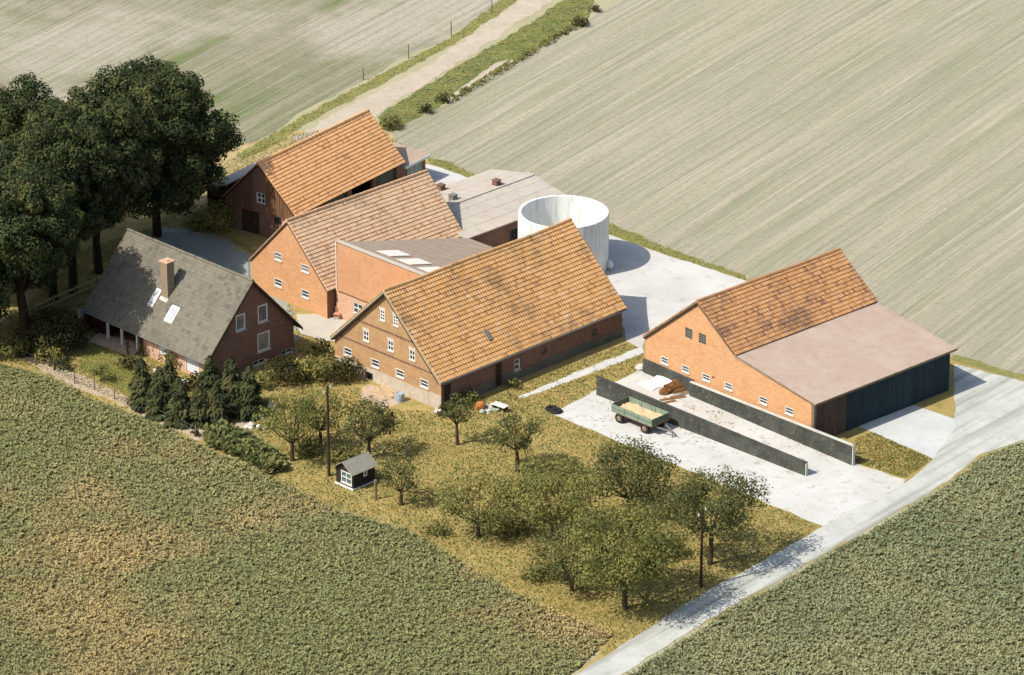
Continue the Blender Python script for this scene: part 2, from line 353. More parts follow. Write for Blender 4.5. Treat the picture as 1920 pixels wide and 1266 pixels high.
sheet('garden_soil', [(-11.36, 44.44), (-11.28, 47.79), (-7.41, 54.92), (1.93, 71.71), (4.40, 77.32), (7.84, 78.53), (6.76, 72.29), (6.50, 70.84), (0.00, 61.47), (-5.05, 51.58), (-10.12, 43.43)], .018, M_GARDEN, .2, .8, 9)
sheet('garden_path', [(-5.60, 51.72), (-1.41, 60.64), (-0.24, 61.47), (-3.70, 54.65), (-5.41, 50.92)], .022, M_TRACK, .1, .6, 10)
GRAVP = [(-28.50, 19.38), (-27.87, 22.19), (-25.05, 21.40), (-22.80, 19.38), (-20.53, 16.60), (-18.30, 13.87), (-15.97, -0.70), (-19.16, -0.70), (-27.29, 11.72)]
sheet('gravel_yard', GRAVP, .012, GRAVEL, .45, .5, 11)
sheet('grass_verge', [(-7.09, 37.43), (-4.86, 36.33), (-3.29, 33.78), (1.74, 30.90), (7.88, 22.76), (12.60, 17.38), (18.01, 12.15), (18.15, 10.86), (12.34, 16.05), (7.62, 20.50), (3.46, 27.95), (-3.50, 32.69), (-6.84, 36.21)], .016, M_VERGE, .25, .8, 12)
sheet('grass_verge', [(32.75, -3.08), (37.83, -6.98), (43.22, -12.29), (43.03, -13.78), (37.70, -8.13), (32.64, -4.26)], .016, M_VERGE, .2, .8, 13)
YARDP = [(-6.84, 35.96), (-3.50, 32.69), (3.46, 27.95), (7.62, 20.50), (12.34, 16.05), (18.15, 10.86), (18.79, 7.48), (13.73, 3.34), (10.07, -0.30), (9.74, -2.19), (8.46, -0.70), (8.17, 7.48), (1.67, 16.05), (-6.86, 25.05), (-8.82, 35.72)]
sheet('concrete_yard', YARDP, .020, YARD, .12, 1, 14)
COURTP = [(-16.36, 4.37), (-12.17, 4.88), (-10.38, -0.70), (-13.97, -0.70), (-16.04, 0.80)]
sheet('concrete_yard', COURTP, .020, m_concrete('court_concrete', (179, 175, 162), (170, 166, 152), (143, 136, 119), .4, .3), .05, 1, 15)
PATHP = [(9.75, -1.70), (9.84, -2.89), (5.09, -7.36), (0.97, -10.88), (0.31, -10.98), (4.71, -6.40)]
sheet('concrete_path', PATHP, .016, PAD, .1, .7, 16)
PADP = [(2.84, -13.78), (3.85, -12.66), (6.30, -9.47), (9.76, -5.63), (24.04, -22.26), (27.38, -24.87), (26.57, -27.02), (21.23, -32.31)]
sheet('concrete_pad', PADP, .020, PAD, .12, 1, 17)
sheet('forecourt', [(24.67, -15.80), (29.06, -12.29), (31.91, -14.79), (32.54, -16.90), (29.66, -21.38)], .020, m_concrete('forecourt_concrete', (182, 184, 178), (173, 175, 169), (142, 143, 132), .5, .3), .05, 1, 18)
ROADP = [(-6.40, -69.62), (1.34, -57.69), (4.06, -53.72), (7.64, -48.91), (12.66, -42.23), (16.78, -37.51), (21.24, -32.15), (25.03, -27.87), (27.45, -25.31), (29.57, -21.55), (30.74, -18.70), (31.68, -15.98), (32.03, -12.29), (32.42, -6.59), (32.74, -4.85), (37.68, -8.32), (44.27, -15.98), (43.56, -21.38), (36.61, -17.98), (33.03, -20.76), (30.50, -24.87), (24.70, -32.07), (21.54, -35.74), (17.38, -40.83), (14.66, -43.78), (10.38, -49.13), (6.97, -53.72), (4.34, -57.41), (-3.52, -69.62)]
sheet('road', ROADP, .024, ROADM, .1, .9, 19)
sheet('lawn', [(-32.24, -1.70), (-30.74, -0.70), (-28.34, -5.63), (-26.18, -8.04), (-25.40, -13.22), (-28.99, -9.47), (-31.83, -6.11)], .014, M_LAWN, .3, .8, 20)
TERRP = [(-31.74, -0.70), (-31.07, 0.80), (-28.54, -0.70), (-27.74, -2.19), (-28.20, -3.48), (-28.86, -3.08)]
sheet('terrace', TERRP, .020, m_concrete('terrace_slab', (194, 173, 148), (179, 157, 131), (146, 121, 95), .6, .8), .06, .8, 21)
sheet('flower_bed', [(-32.18, 1.11), (-31.90, 3.34), (-29.48, 3.34), (-27.86, -0.70), (-31.06, 0.70)], .018, m_ground('flower_bed_soil', [(92, 70, 54), (110, 83, 64), (75, 58, 45)], .8, 7, .8), .15, .6, 22)
sheet('bare_soil', [(-36.63, -3.48), (-33.86, -5.43), (-31.79, -6.59), (-28.95, -9.94), (-25.77, -13.41), (-22.14, -15.98), (-20.26, -15.53), (-17.74, -12.48), (-16.55, -13.22), (-19.77, -17.35), (-22.36, -18.34), (-25.64, -15.07), (-28.80, -11.73), (-31.96, -8.90), (-35.18, -5.63)], .014, M_SOIL, .25, .6, 23)
sheet('bare_soil', [(-10.53, -8.71), (-8.36, -9.94), (-7.35, -11.54), (-9.25, -12.76), (-11.18, -10.41)], .014, M_SOIL, .2, .6, 24)
BEET_L = [(-53.33, 11.72), (-37.85, -5.04), (-34.07, -7.36), (-30.28, -11.54), (-24.72, -16.17), (-21.48, -20.13), (-19.11, -22.08), (-17.12, -24.18), (-15.16, -26.34), (-11.62, -30.15), (-7.25, -32.64), (-3.06, -38.47), (1.40, -43.62), (6.41, -48.31), (4.94, -51.48), (2.69, -55.29), (-6.72, -69.62), (-49.95, -69.62), (-65.15, -6.59)]
sheet('beet_soil', BEET_L, .012, M_BEETSOIL, .25, 1, 25)
BEET_R = [(36.55, -18.52), (33.14, -21.20), (30.64, -25.31), (24.85, -32.48), (21.70, -36.07), (17.49, -41.30), (14.81, -44.24), (10.57, -49.50), (7.16, -54.15), (4.47, -57.83), (-3.20, -69.62), (42.91, -69.62), (57.21, -24.87), (43.84, -22.08)]
sheet('beet_soil', BEET_R, .012, M_BEETSOIL, .25, 1, 26)

# ------------------------------------------------------------------ building kit
class Wall:
    """a vertical plane in a building's own axes: o + u*along, n outward"""
    def __init__(s, o, u, n): s.o = Vector((o[0], o[1], 0)); s.u = Vector((u[0], u[1], 0)); s.n = Vector((n[0], n[1], 0))
    def p(s, u, z, d=0): v = s.o + s.u*u + s.n*d; return (v.x, v.y, z)
    def box(s, mb, u0, u1, z0, z1, d0, d1):
        return mb.hexa([s.p(u0, z0, d0), s.p(u1, z0, d0), s.p(u1, z0, d1), s.p(u0, z0, d1)], [s.p(u0, z1, d0), s.p(u1, z1, d0), s.p(u1, z1, d1), s.p(u0, z1, d1)])

def wall_mesh(mb, w, prof, holes=(), z0=0.0, depth=.16, th=.3):
    """wall with real openings; prof = [(u, top z)...]; holes = [(u0,u1,z0,z1)...]"""
    us = sorted(set([round(u, 4) for u, _ in prof] + [round(h[i], 4) for h in holes for i in (0, 1)]))
    us = [u for u in us if prof[0][0]-1e-6 <= u <= prof[-1][0]+1e-6]
    def top(u):
        for (a, za), (b, zb) in zip(prof, prof[1:]):
            if a-1e-6 <= u <= b+1e-6: return za + (zb-za)*((u-a)/(b-a) if b > a else 0)
        return prof[-1][1]
    for a, b in zip(us, us[1:]):
        if b-a < 1e-5: continue
        m = (a+b)/2; hs = sorted([h for h in holes if h[0] < m < h[1]], key=lambda h: h[2]); z = z0
        for h in hs:
            if h[2] > z+1e-6: mb.poly([w.p(a, z), w.p(b, z), w.p(b, h[2]), w.p(a, h[2])])
            z = h[3]
        mb.poly([w.p(a, z), w.p(b, z), w.p(b, top(b)), w.p(a, top(a))])
    for (a, b, c, d) in holes:
        q = [(a, c), (b, c), (b, d), (a, d)]
        for (u1, z1), (u2, z2) in zip(q, q[1:]+q[:1]):
            mb.poly([w.p(u2, z2), w.p(u1, z1), w.p(u1, z1, -depth), w.p(u2, z2, -depth)])
        mb.poly([w.p(a, c, -depth), w.p(b, c, -depth), w.p(b, d, -depth), w.p(a, d, -depth)])
    pr = [(u, z) for u, z in prof]
    mb.poly([w.p(u, z, -th) for u, z in pr] + [w.p(pr[-1][0], z0, -th), w.p(pr[0][0], z0, -th)])
    return mb

def window(parent, w, u0, u1, z0, z1, cols=1, rows=2, frame=WHITE, glass=GLASS, fw=.07, depth=.16, sill=True, surround=0, name='window'):
    """frame with real bars, one pane object per light, a sill"""
    f = MB(); d0, d1 = -depth+.01, -depth+.09
    if surround:
        f2 = MB(); s = surround
        w.box(f2, u0-s, u1+s, z1, z1+s, -.05, .03); w.box(f2, u0-s, u1+s, z0-s, z0, -.05, .03)
        w.box(f2, u0-s, u0, z0, z1, -.05, .03); w.box(f2, u1, u1+s, z0, z1, -.05, .03)
    w.box(f, u0, u1, z1-fw, z1, d0, d1); w.box(f, u0, u1, z0, z0+fw, d0, d1); w.box(f, u0, u0+fw, z0+fw, z1-fw, d0, d1); w.box(f, u1-fw, u1, z0+fw, z1-fw, d0, d1)
    cu = [u0+fw + (u1-u0-2*fw)*i/cols for i in range(cols+1)]; cz = [z0+fw + (z1-z0-2*fw)*i/rows for i in range(rows+1)]; b = fw*.45
    for u in cu[1:-1]: w.box(f, u-b, u+b, z0+fw, z1-fw, d0, d1-.01)
    for i, z in enumerate(cz[1:-1]):
        for a, c in zip(cu, cu[1:]): w.box(f, a+(b if a != cu[0] else 0), c-(b if c != cu[-1] else 0), z-b, z+b, d0, d1-.01)
    fo = f.build(name, frame, parent)
    if surround: f2.build('surround', frame, fo)
    for i in range(cols):
        for j in range(rows):
            p = MB(); w.box(p, cu[i], cu[i+1], cz[j], cz[j+1], d0+.005, d0+.03); p.build('pane', glass, fo)
    if sill:
        p = MB(); w.box(p, u0-.06, u1+.06, z0-.06-surround, z0-surround-.004, -depth*.6, .07); p.build('sill', STONE if frame is WHITE else frame, fo)
    return fo

_course = {}
def wave(x, L, b): return -b*(math.sin(math.pi*x/L) + .45*math.sin(3*math.pi*x/L+.6) - .25)

def course_mesh(L, gauge, tw, amp, lip, bend=0.0):
    key = (round(L, 2), round(gauge, 3), tw, amp, lip, bend)
    if key in _course: return _course[key].copy() if False else _course[key]
    n = max(2, int(round(L/tw))); t = L/n; xs = []; zs = []
    for i in range(n):
        for f, h in ((0, 0), (.3, .75), (.55, 1), (.85, .35)): xs.append(i*t+f*t); zs.append(h*amp)
    xs.append(L); zs.append(0); v = []; f = []; g = gauge+.09
    for x, h in zip(xs, zs):
        w = wave(x, L, bend); v += [(x, 0, lip-.075+w), (x, 0, lip+h+w), (x, g, h*.6+.006+w)]
    for i in range(len(xs)-1):
        a = i*3; b = a+3; f += [(a, b, b+1, a+1), (a+1, b+1, b+2, a+2)]
    e = (len(xs)-1)*3; f += [(0, 1, 2), (e, e+2, e+1)]
    me = bpy.data.meshes.new('tile_course'); me.from_pydata(v, [], f); me.update(); _course[key] = me; return me

def roof_slope(parent, e0, e1, ridge0, mat, gauge=.37, tw=.24, amp=.035, lip=.065, slab_mat=None, name='roof', seed=1, tiles=True, th=.12, sag=0.0, bend=0.0):
    """one roof slope: e0->e1 the eave line, ridge0 the ridge point above e0 (building axes). Slab + tile courses"""
    e0 = Vector(e0); e1 = Vector(e1); r0 = Vector(ridge0); l = (e1-e0); L = l.length; l.normalize(); u = r0-e0; U = u.length; u.normalize(); n = l.cross(u).normalized()
    flip = n.z < 0
    if flip: n = -n
    mb = MB(); dz = .02+1.6*bend+sag; lo = -dz-th
    q = [e0, e1, e1+u*U, e0+u*U]
    mb.hexa([p+n*lo for p in q], [p-n*dz for p in q]); ro = mb.build(name, slab_mat or mat, parent)
    if not tiles: return ro
    k = max(3, int(round(U/gauge))); g = U/k; rg = random.Random(seed)
    me = course_mesh(L, g, tw, amp, lip, bend)
    if not me.materials: me.materials.append(mat)
    elif me.materials[0] is not mat:
        me = me.copy(); me.materials.clear(); me.materials.append(mat)
    for i in range(k):
        o = bpy.data.objects.new('tile_course', me); COL.objects.link(o); o.parent = ro
        X = -l if flip else l; org = (e1 if flip else e0) + u*(g*i) + n*(rg.uniform(-.006, .006) - sag*math.sin(math.pi*i/k))
        M = Matrix.Identity(4)
        for c_, vv in enumerate((X, u, n)):
            for r_ in range(3): M[r_][c_] = vv[r_]
        M.translation = org; o.matrix_local = M @ Matrix.Rotation(rg.uniform(-.0012, .0012), 4, 'Z')
    return ro

def ridge_caps(parent, p, q, mat, r=.13, step=.42, seed=3, bend=0.0):
    p = Vector(p); q = Vector(q); d = q-p; n = max(2, int(d.length/step)); rg = random.Random(seed); mb = MB(); d.normalize(); L = (q-p).length/n
    for i in range(n):
        a = p+d*(L*i-.02)+Vector((0, 0, rg.uniform(-.012, .012)+wave(L*i, L*n, bend)*1.25)); mb.tube(a, a+d*(L+.03), r*1.08, r*.93, 7)
    return mb.build('ridge_caps', mat, parent)

def bargeboard(parent, w, pts, mat=VERGE_B, h=.2, d0=.0, d1=.035):
    mb = MB()
    for (u0, z0), (u1, z1) in zip(pts, pts[1:]):
        mb.hexa([w.p(u0, z0-h, d0), w.p(u1, z1-h, d0), w.p(u1, z1-h, d1), w.p(u0, z0-h, d1)], [w.p(u0, z0, d0), w.p(u1, z1, d0), w.p(u1, z1, d1), w.p(u0, z0, d1)])
    return mb.build('bargeboard', mat, parent)

def gutter(parent, p, q, mat=ZINC):
    mb = MB(); mb.tube(p, q, .06, .06, 7); return mb.build('gutter', mat, parent)

# ------------------------------------------------------------------ the weathered tiled barn in the middle of the yard
fb = empty('barn', (-13.05, -5.22), -45, 'long barn with weathered orange tiled roof and pale stone base under its gable', 'barn')
k = .938; W_, L_, E_, RZ = 11.24, 18.84, 2.5, 7.77
gw = Wall((0, 0), (1, 0), (0, -1)); sw = Wall((W_, 0), (0, 1), (1, 0)); bw = Wall((W_, L_), (-1, 0), (0, 1)); lw = Wall((0, L_), (0, -1), (-1, 0))
top_w = [(4.9, 5.42, 5.2, 6.02), (6.28, 6.8, 5.2, 6.0)]; mid_w = [(3.08, 3.68, 3.02, 3.84), (5.68, 6.28, 3.04, 3.86), (7.95, 8.55, 3.0, 3.82)]; bot_w = [(1.0, 1.8, 1.26, 1.82), (3.93, 4.73, 1.26, 1.82), (6.56, 7.36, 1.28, 1.82), (9.1, 9.9, 1.28, 1.82)]
prof = [(0, E_-.22), (W_/2, RZ-.24), (W_, E_-.22)]
wall_mesh(MB(), gw, prof, top_w+mid_w+bot_w+[(3.25, 4.1, .0, .62)]).build('wall', BRICK_F, fb)
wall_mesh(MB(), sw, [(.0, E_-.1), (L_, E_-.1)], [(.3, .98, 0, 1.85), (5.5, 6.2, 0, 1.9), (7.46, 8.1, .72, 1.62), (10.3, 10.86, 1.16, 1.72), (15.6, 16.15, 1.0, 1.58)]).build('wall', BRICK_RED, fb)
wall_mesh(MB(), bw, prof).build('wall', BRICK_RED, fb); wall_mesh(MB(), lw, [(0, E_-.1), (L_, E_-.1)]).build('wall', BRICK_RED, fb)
for h in top_w + mid_w:
    window(fb, gw, *h, cols=2, rows=2 if h in mid_w else 3, fw=.07, depth=.1, surround=0)
    m = MB()                                                     # arched header of upright bricks, pale
    for i in range(5):
        u = h[0]-.05 + (h[1]-h[0]+.1)*(i+.5)/5; gw.box(m, u-.045, u+.045, h[3]+.01, h[3]+.2, -.02, .02)
    m.build('brick_header', WHITE, fb)
for h in bot_w: window(fb, gw, *h, cols=1, rows=2, fw=.045, depth=.11, surround=.04)
for z, a, b in ((4.45, 2.35, W_-2.35), (2.62, .45, W_-.45)):        # string courses with dentils
    m = MB(); gw.box(m, a, b, z, z+.07, -.02, .045)
    for i in range(int((b-a)/.28)): gw.box(m, a+.1+i*.28, a+.22+i*.28, z-.08, z-.002, -.02, .035)
    m.build('string_course', BRICK_RED, fb)
m = MB(); prev = None; rg = random.Random(5)                       # stone base, uneven top, taller to the right
xs = [0, .9, 1.8, 2.6, 3.245]; xs2 = [4.105, 5, 6, 7, 8, 9, 10, 11.28]
for seg in (xs, xs2):
    for a, b in zip(seg, seg[1:]): gw.box(m, a+.004, b-.004, 0, .86+.02*b+rg.uniform(-.07, .05), .005, .05+rg.uniform(0, .02))
gw.box(m, 3.245, 4.105, .64, .93, .005, .06)
m.build('plinth', PLINTH, fb)
m = MB()
for a, b in ((.995, 5.49), (6.21, 18.86)): sw.box(m, a, b, 0, .66, .003, .04)
m.build('plinth', m_concrete('plinth_mossy', (104, 102, 90), (92, 92, 80), (66, 64, 52), .7, .9), fb)
m = MB(); gw.box(m, 3.3, 4.05, 0.0, .58, -.15, -.13); m.build('cellar_hole_dark', DARK, fb)  # near-black panel paints in the darkness inside the open cellar hole
for a, b, z1 in ((.3, .98, 1.85), (5.5, 6.2, 1.9)):
    m = MB()
    for i in range(5): sw.box(m, a+.02+(b-a-.04)*i/5, a+.02+(b-a-.04)*(i+1)/5-.012, .03, z1-.03, -.15, -.09)
    d = m.build('door', WOODD, fb); m = MB(); sw.box(m, b-.14, b-.09, .95, 1.02, -.09, -.04); m.build('handle', ZINC, d)
for h in [(7.46, 8.1, .72, 1.62)]: window(fb, sw, *h, cols=1, rows=2, fw=.1)
for h in [(10.3, 10.86, 1.16, 1.72), (15.6, 16.15, 1.0, 1.58)]: window(fb, sw, *h, cols=2, rows=1, fw=.05, frame=WOOD)
zo = E_-.23*k
roof_slope(fb, (W_+.23, -.28, zo), (W_+.23, L_+.28, zo), (W_/2, -.28, RZ), TILE_FRONT, .345, seed=2, slab_mat=WOODD, sag=.04, bend=.07)
roof_slope(fb, (-.23, -.28, zo), (-.23, L_+.28, zo), (W_/2, -.28, RZ), TILE_FRONT, .345, seed=3, slab_mat=WOODD, bend=.07)
ridge_caps(fb, (W_/2, -.28, RZ+.02), (W_/2, L_+.28, RZ+.02), TILE_FRONT, bend=.07)
bv = Wall((0, -.28), (1, 0), (0, -1)); bargeboard(fb, bv, [(-.25, zo-.03), (W_/2, RZ-.01), (W_+.25, zo-.03)], VERGE_B, .17)
gutter(fb, (W_+.27, -.25, zo-.06), (W_+.27, L_+.25, zo-.06))
m = MB()                                                            # small roof light low on the slope
pz = lambda x: RZ-k*(x-W_/2)
m.hexa([(9.75, 5.75, pz(9.75)+.08), (10.35, 5.75, pz(10.35)+.08), (10.35, 6.1, pz(10.35)+.08), (9.75, 6.1, pz(9.75)+.08)], [(9.75, 5.75, pz(9.75)+.2), (10.35, 5.75, pz(10.35)+.16), (10.35, 6.1, pz(10.35)+.16), (9.75, 6.1, pz(9.75)+.2)])
m.build('roof_hatch', ZINC, fb)

# ------------------------------------------------------------------ middle barn with the bright clean gable
mbn = empty('barn', (-20.1, 9.5), -45, 'tiled barn with clean bright orange brick gable and four small white windows', 'barn')
W2, L2, E2, R2 = 8.55, 14.6, 2.5, 6.8; x0 = .0
gw2 = Wall((0, 0.1), (1, 0), (0, -1)); sw2 = Wall((W2, .1), (0, 1), (1, 0)); bw2 = Wall((W2, L2), (-1, 0), (0, 1)); lw2 = Wall((0, L2), (0, -1), (-1, 0))
h2 = [(2.7, 3.5, 3.24, 3.8), (5.74, 6.54, 3.16, 3.7), (2.66, 3.46, 1.06, 1.62), (5.7, 6.5, 1.04, 1.6)]
pr2 = [(0, E2-.08), (W2/2, R2-.12), (W2, E2-.08)]
wall_mesh(MB(), gw2, pr2, h2).build('wall', BRICK, mbn)
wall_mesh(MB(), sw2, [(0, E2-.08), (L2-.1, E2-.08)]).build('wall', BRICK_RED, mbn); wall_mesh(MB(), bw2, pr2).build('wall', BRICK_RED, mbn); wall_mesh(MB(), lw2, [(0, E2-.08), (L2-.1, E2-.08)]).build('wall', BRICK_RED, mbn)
for i, h in enumerate(h2): window(mbn, gw2, *h, cols=1, rows=2, fw=.045, depth=.11, glass=GLASSC if i < 2 else GLASS, surround=.04)
k2 = (R2-E2)/(W2/2); z2 = E2-.15*k2
roof_slope(mbn, (W2+.15, 0, z2), (W2+.15, L2+.2, z2), (W2/2, 0, R2), TILE_MID, .32, seed=5, slab_mat=WOODD, amp=.02)
roof_slope(mbn, (-.15, 0, z2), (-.15, L2+.2, z2), (W2/2, 0, R2), TILE_MID, .32, seed=6, slab_mat=WOODD, amp=.02)
ridge_caps(mbn, (W2/2, 0, R2+.03), (W2/2, L2+.2, R2+.03), TILE_MID)
bargeboard(mbn, Wall((0, 0.02), (1, 0), (0, -1)), [(-.17, z2-.02), (W2/2, R2-.02), (W2+.17, z2-.02)], BRICK_RED, .1)
m = MB(); m.tube((-.18, .0, z2-.06), (-.18, .0, .1), .04, .04, 6); m.build('downpipe', ZINC, mbn)
# pale gabled fire wall standing up behind the ridge
dw = Wall((0, 2.0), (1, 0), (0, -1)); m = MB(); q = [(.55, 3.2), (1.55, 5.35), (2.05, 5.75), (3.3, 6.2), (3.9, 5.2), (3.9, 3.2)]
m.poly([dw.p(u, z, 0) for u, z in q]); m.poly([dw.p(u, z, -.35) for u, z in reversed(q)])
for (u0, z0), (u1, z1) in zip(q, q[1:]+q[:1]): m.poly([dw.p(u1, z1, 0), dw.p(u0, z0, 0), dw.p(u0, z0, -.35), dw.p(u1, z1, -.35)])
m.build('fire_wall', BRICK_PINK, mbn)

# ------------------------------------------------------------------ monopitch annex between the two barns
an = empty('annex_building', (-20.1, 9.5), -45, 'annex with pink tile hung front and grey roof falling back between the two barns', 'building')
ax0, ax1, ay0, ay1, az1, az0 = 9.1, 19.6, .85, 14.5, 6.25, 2.65
ks = (az1-az0)/(ay1-ay0); az_ = lambda y: az1-ks*(y-ay0)
gw3 = Wall((0, ay0), (1, 0), (0, -1)); h3 = [(10.62, 11.7, .95, 1.85)]
wall_mesh(MB(), gw3, [(ax0-.3, 2.6), (ax1-4.6, 2.6)], h3).build('wall', BRICK_PINK, an)
window(an, gw3, *h3[0], cols=2, rows=2, fw=.08, depth=.12)
m = MB(); rg = random.Random(4); row = 0; z = 2.38                 # tile hanging: overlapping rows, each lapping the one below
while z < az1-.1:
    z1 = min(z+.27, az1-.02)
    m.hexa([gw3.p(ax0, z, .05), gw3.p(ax1, z, .05), gw3.p(ax1, z, .185), gw3.p(ax0, z, .185)], [gw3.p(ax0, z1, .05), gw3.p(ax1, z1, .05), gw3.p(ax1, z1, .175), gw3.p(ax0, z1, .175)]); z += .275
m.build('tile_hanging', HANGTILE, an)
m = MB(); gw3.box(m, ax0, ax1, 2.4, az1-.05, -.25, .04); m.build('upper_wall', BRICK_PINK, an)
m = MB(); gw3.box(m, ax0-.08, ax0-.004, 2.36, az1+.06, -.2, .24); m.build('corner_board', WHITE, an)
m = MB(); gw3.box(m, ax0-.08, ax1, az1+.062, az1+.1, -.2, .22); m.build('coping', FIBRE, an)
m = MB(); m.hexa([(ax0, ay0+.26, az_(ay0+.26)-.14), (ax1, ay0+.26, az_(ay0+.26)-.14), (ax1, ay1, az0-.14), (ax0, ay1, az0-.14)], [(ax0, ay0+.26, az_(ay0+.26)), (ax1, ay0+.26, az_(ay0+.26)), (ax1, ay1, az0), (ax0, ay1, az0)])
ro = m.build('roof', FIBRE_G, an)
for i in range(12):                                                  # sheet joints as low battens
    y = ay0+1.2+i*1.08; m = MB(); m.bar((ax0+.02, y, az_(y)+.012), (ax1-.02, y, az_(y)+.012), .04, .012); m.build('sheet_joint', FIBRE_G, ro)
for u0, u1, a, b in ((11.95, 13.45, 2.15, 4.3), (14.25, 15.75, 2.0, 4.25), (16.55, 18.0, 1.95, 4.1)):
    m = MB(); m.hexa([(u0, a, az_(a)+.03), (u1, a, az_(a)+.03), (u1, b, az_(b)+.03), (u0, b, az_(b)+.03)], [(u0, a, az_(a)+.08), (u1, a, az_(a)+.08), (u1, b, az_(b)+.08), (u0, b, az_(b)+.08)]); m.build('skylight', SKYL, ro)
m = MB(); m.box(ax0+.05, ax1-.05, ay1-.3, ay1-.02, 0, az0-.13); m.build('wall', BRICK_RED, an)
m = MB(); m.hexa([(ax0, ay0+.26, 0), (ax0+.25, ay0+.26, 0), (ax0+.25, ay1-.3, 0), (ax0, ay1-.3, 0)], [(ax0, ay0+.26, az_(ay0+.3)-.15), (ax0+.25, ay0+.26, az_(ay0+.3)-.15), (ax0+.25, ay1-.3, az0-.1), (ax0, ay1-.3, az0-.1)]); m.build('wall', BRICK_PINK, an)

# ------------------------------------------------------------------ rear barn with boarded gable
rb = empty('barn', (-22.9, 22.1), -35, 'rear barn with orange tiled roof, boarded gable in tree shade and open bays', 'barn')
W4, L4, E4, R4 = 7.0, 14.4, 2.7, 6.2
gw4 = Wall((0, .15), (1, 0), (0, -1)); sw4 = Wall((W4, .15), (0, 1), (1, 0)); bw4 = Wall((W4, L4), (-1, 0), (0, 1)); lw4 = Wall((0, L4), (0, -1), (-1, 0))
h4 = [(3.15, 4.05, 2.75, 3.7), (1.6, 3.4, 0, 1.95), (4.9, 5.6, 1.4, 2.05)]
pr4 = [(0, E4-.08), (W4/2, R4-.12), (W4, E4-.08)]
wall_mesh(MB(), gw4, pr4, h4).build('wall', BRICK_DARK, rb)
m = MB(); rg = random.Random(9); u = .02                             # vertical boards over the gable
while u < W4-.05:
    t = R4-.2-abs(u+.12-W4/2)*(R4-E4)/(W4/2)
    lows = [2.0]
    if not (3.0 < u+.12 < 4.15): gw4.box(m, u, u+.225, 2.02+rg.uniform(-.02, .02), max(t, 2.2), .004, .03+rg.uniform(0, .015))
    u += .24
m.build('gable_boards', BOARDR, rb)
window(rb, gw4, *h4[0], cols=2, rows=2, fw=.1, frame=WHITE, sill=False)
for i in range(2):
    a = 1.62+i*.89; m = MB()
    for j in range(5): gw4.box(m, a+.87*j/5, a+.87*(j+1)/5-.012, .03, 1.92, -.15, -.09)
    d = m.build('door', WOODD, rb); m = MB(); gw4.box(m, a+.4, a+.45, .9, 1.05, -.09, -.05); m.build('handle', ZINC, d)
window(rb, gw4, *h4[2], cols=2, rows=1, fw=.05, frame=WOODD, sill=False)
bays = [(4.05, 6.9), (7.4, 10.3), (10.6, 13.5)]
m = MB(); e = 0
for a, b in bays + [(L4-.15, L4-.15)]:
    sw4.box(m, e, a, 0, 2.6, -.3, 0); e = b
sw4.box(m, 0, L4-.15, 2.35, 2.6, -.28, -.02); m.build('wall', BRICK_RED, rb)
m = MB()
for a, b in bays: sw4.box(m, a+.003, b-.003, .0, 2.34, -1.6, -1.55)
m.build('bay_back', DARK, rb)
for i, (a, b) in enumerate(bays):                                    # sliding doors in the first and last bay
    if i == 1: continue
    for j in range(2):
        m = MB(); w_ = (b-a)/2
        for q in range(6): sw4.box(m, a+w_*j+w_*q/6+.01, a+w_*j+w_*(q+1)/6-.01, .03, 2.3, -.32, -.27)
        m.build('sliding_door', m_boards('door_grey_green', (93, 97, 86), (103, 107, 95)) if j == 0 and i == 0 else bpy.data.materials['door_grey_green'], rb)
wall_mesh(MB(), bw4, pr4).build('wall', BRICK_RED, rb); wall_mesh(MB(), lw4, [(0, E4-.08), (L4-.15, E4-.08)]).build('wall', BRICK_RED, rb)
k4 = (R4-E4)/(W4/2); z4 = E4-.18*k4
roof_slope(rb, (W4+.18, 0, z4), (W4+.18, L4+.2, z4), (W4/2, 0, R4), TILE_REAR, .31, seed=9, slab_mat=WOODD, amp=.02)
roof_slope(rb, (-.18, 0, z4), (-.18, L4+.2, z4), (W4/2, 0, R4), TILE_REAR, .31, seed=10, slab_mat=WOODD, amp=.02)
ridge_caps(rb, (W4/2, 0, R4+.03), (W4/2, L4+.2, R4+.03), TILE_REAR)
bargeboard(rb, Wall((0, .02), (1, 0), (0, -1)), [(-.2, z4-.02), (W4/2, R4-.02), (W4+.2, z4-.02)], WOODD, .14)
# lean-to on the far side, shallow pale roof
m = MB(); m.hexa([(-2.3, .4, 2.72), (-.05, .4, 3.42), (-.05, 9, 3.42), (-2.3, 9, 2.72)], [(-2.3, .4, 2.82), (-.05, .4, 3.52), (-.05, 9, 3.52), (-2.3, 9, 2.82)]); m.build('lean_to_roof', FIBRE, rb)
m = MB(); m.box(-2.1, -1.95, .6, 8.8, 0, 2.75); m.box(-1.94, -.02, .6, .75, 2.1, 2.85); m.box(-2.1, -1.95, .45, .6, 0, 2.75); m.build('lean_to_wall', WOODD, rb)
# small brick wing at the far end with pale green door
m = MB(); m.box(W4-3.2, W4-.02, L4+.02, L4+3.2, 0, 2.0); m.build('wing', BRICK_RED, rb)
m = MB(); m.hexa([(W4-3.5, L4-.0, 2.3), (W4+.25, L4-.0, 2.02), (W4+.25, L4+3.5, 2.02), (W4-3.5, L4+3.5, 2.3)], [(W4-3.5, L4, 2.42), (W4+.25, L4, 2.14), (W4+.25, L4+3.5, 2.14), (W4-3.5, L4+3.5, 2.42)]); m.build('wing_roof', FELT, rb)
m = MB(); m.box(W4+.252, W4+.29, L4+.05, L4+3.5, 1.95, 2.16); m.build('fascia', WHITE, rb)
m = MB()
for j in range(8): m.box(W4+.0, W4+.05, L4+.6+j*.25, L4+.6+j*.25+.235, .04, 1.85)
m.build('garage_door', m_boards('door_pale_green', (154, 160, 147), (163, 169, 156)), rb)

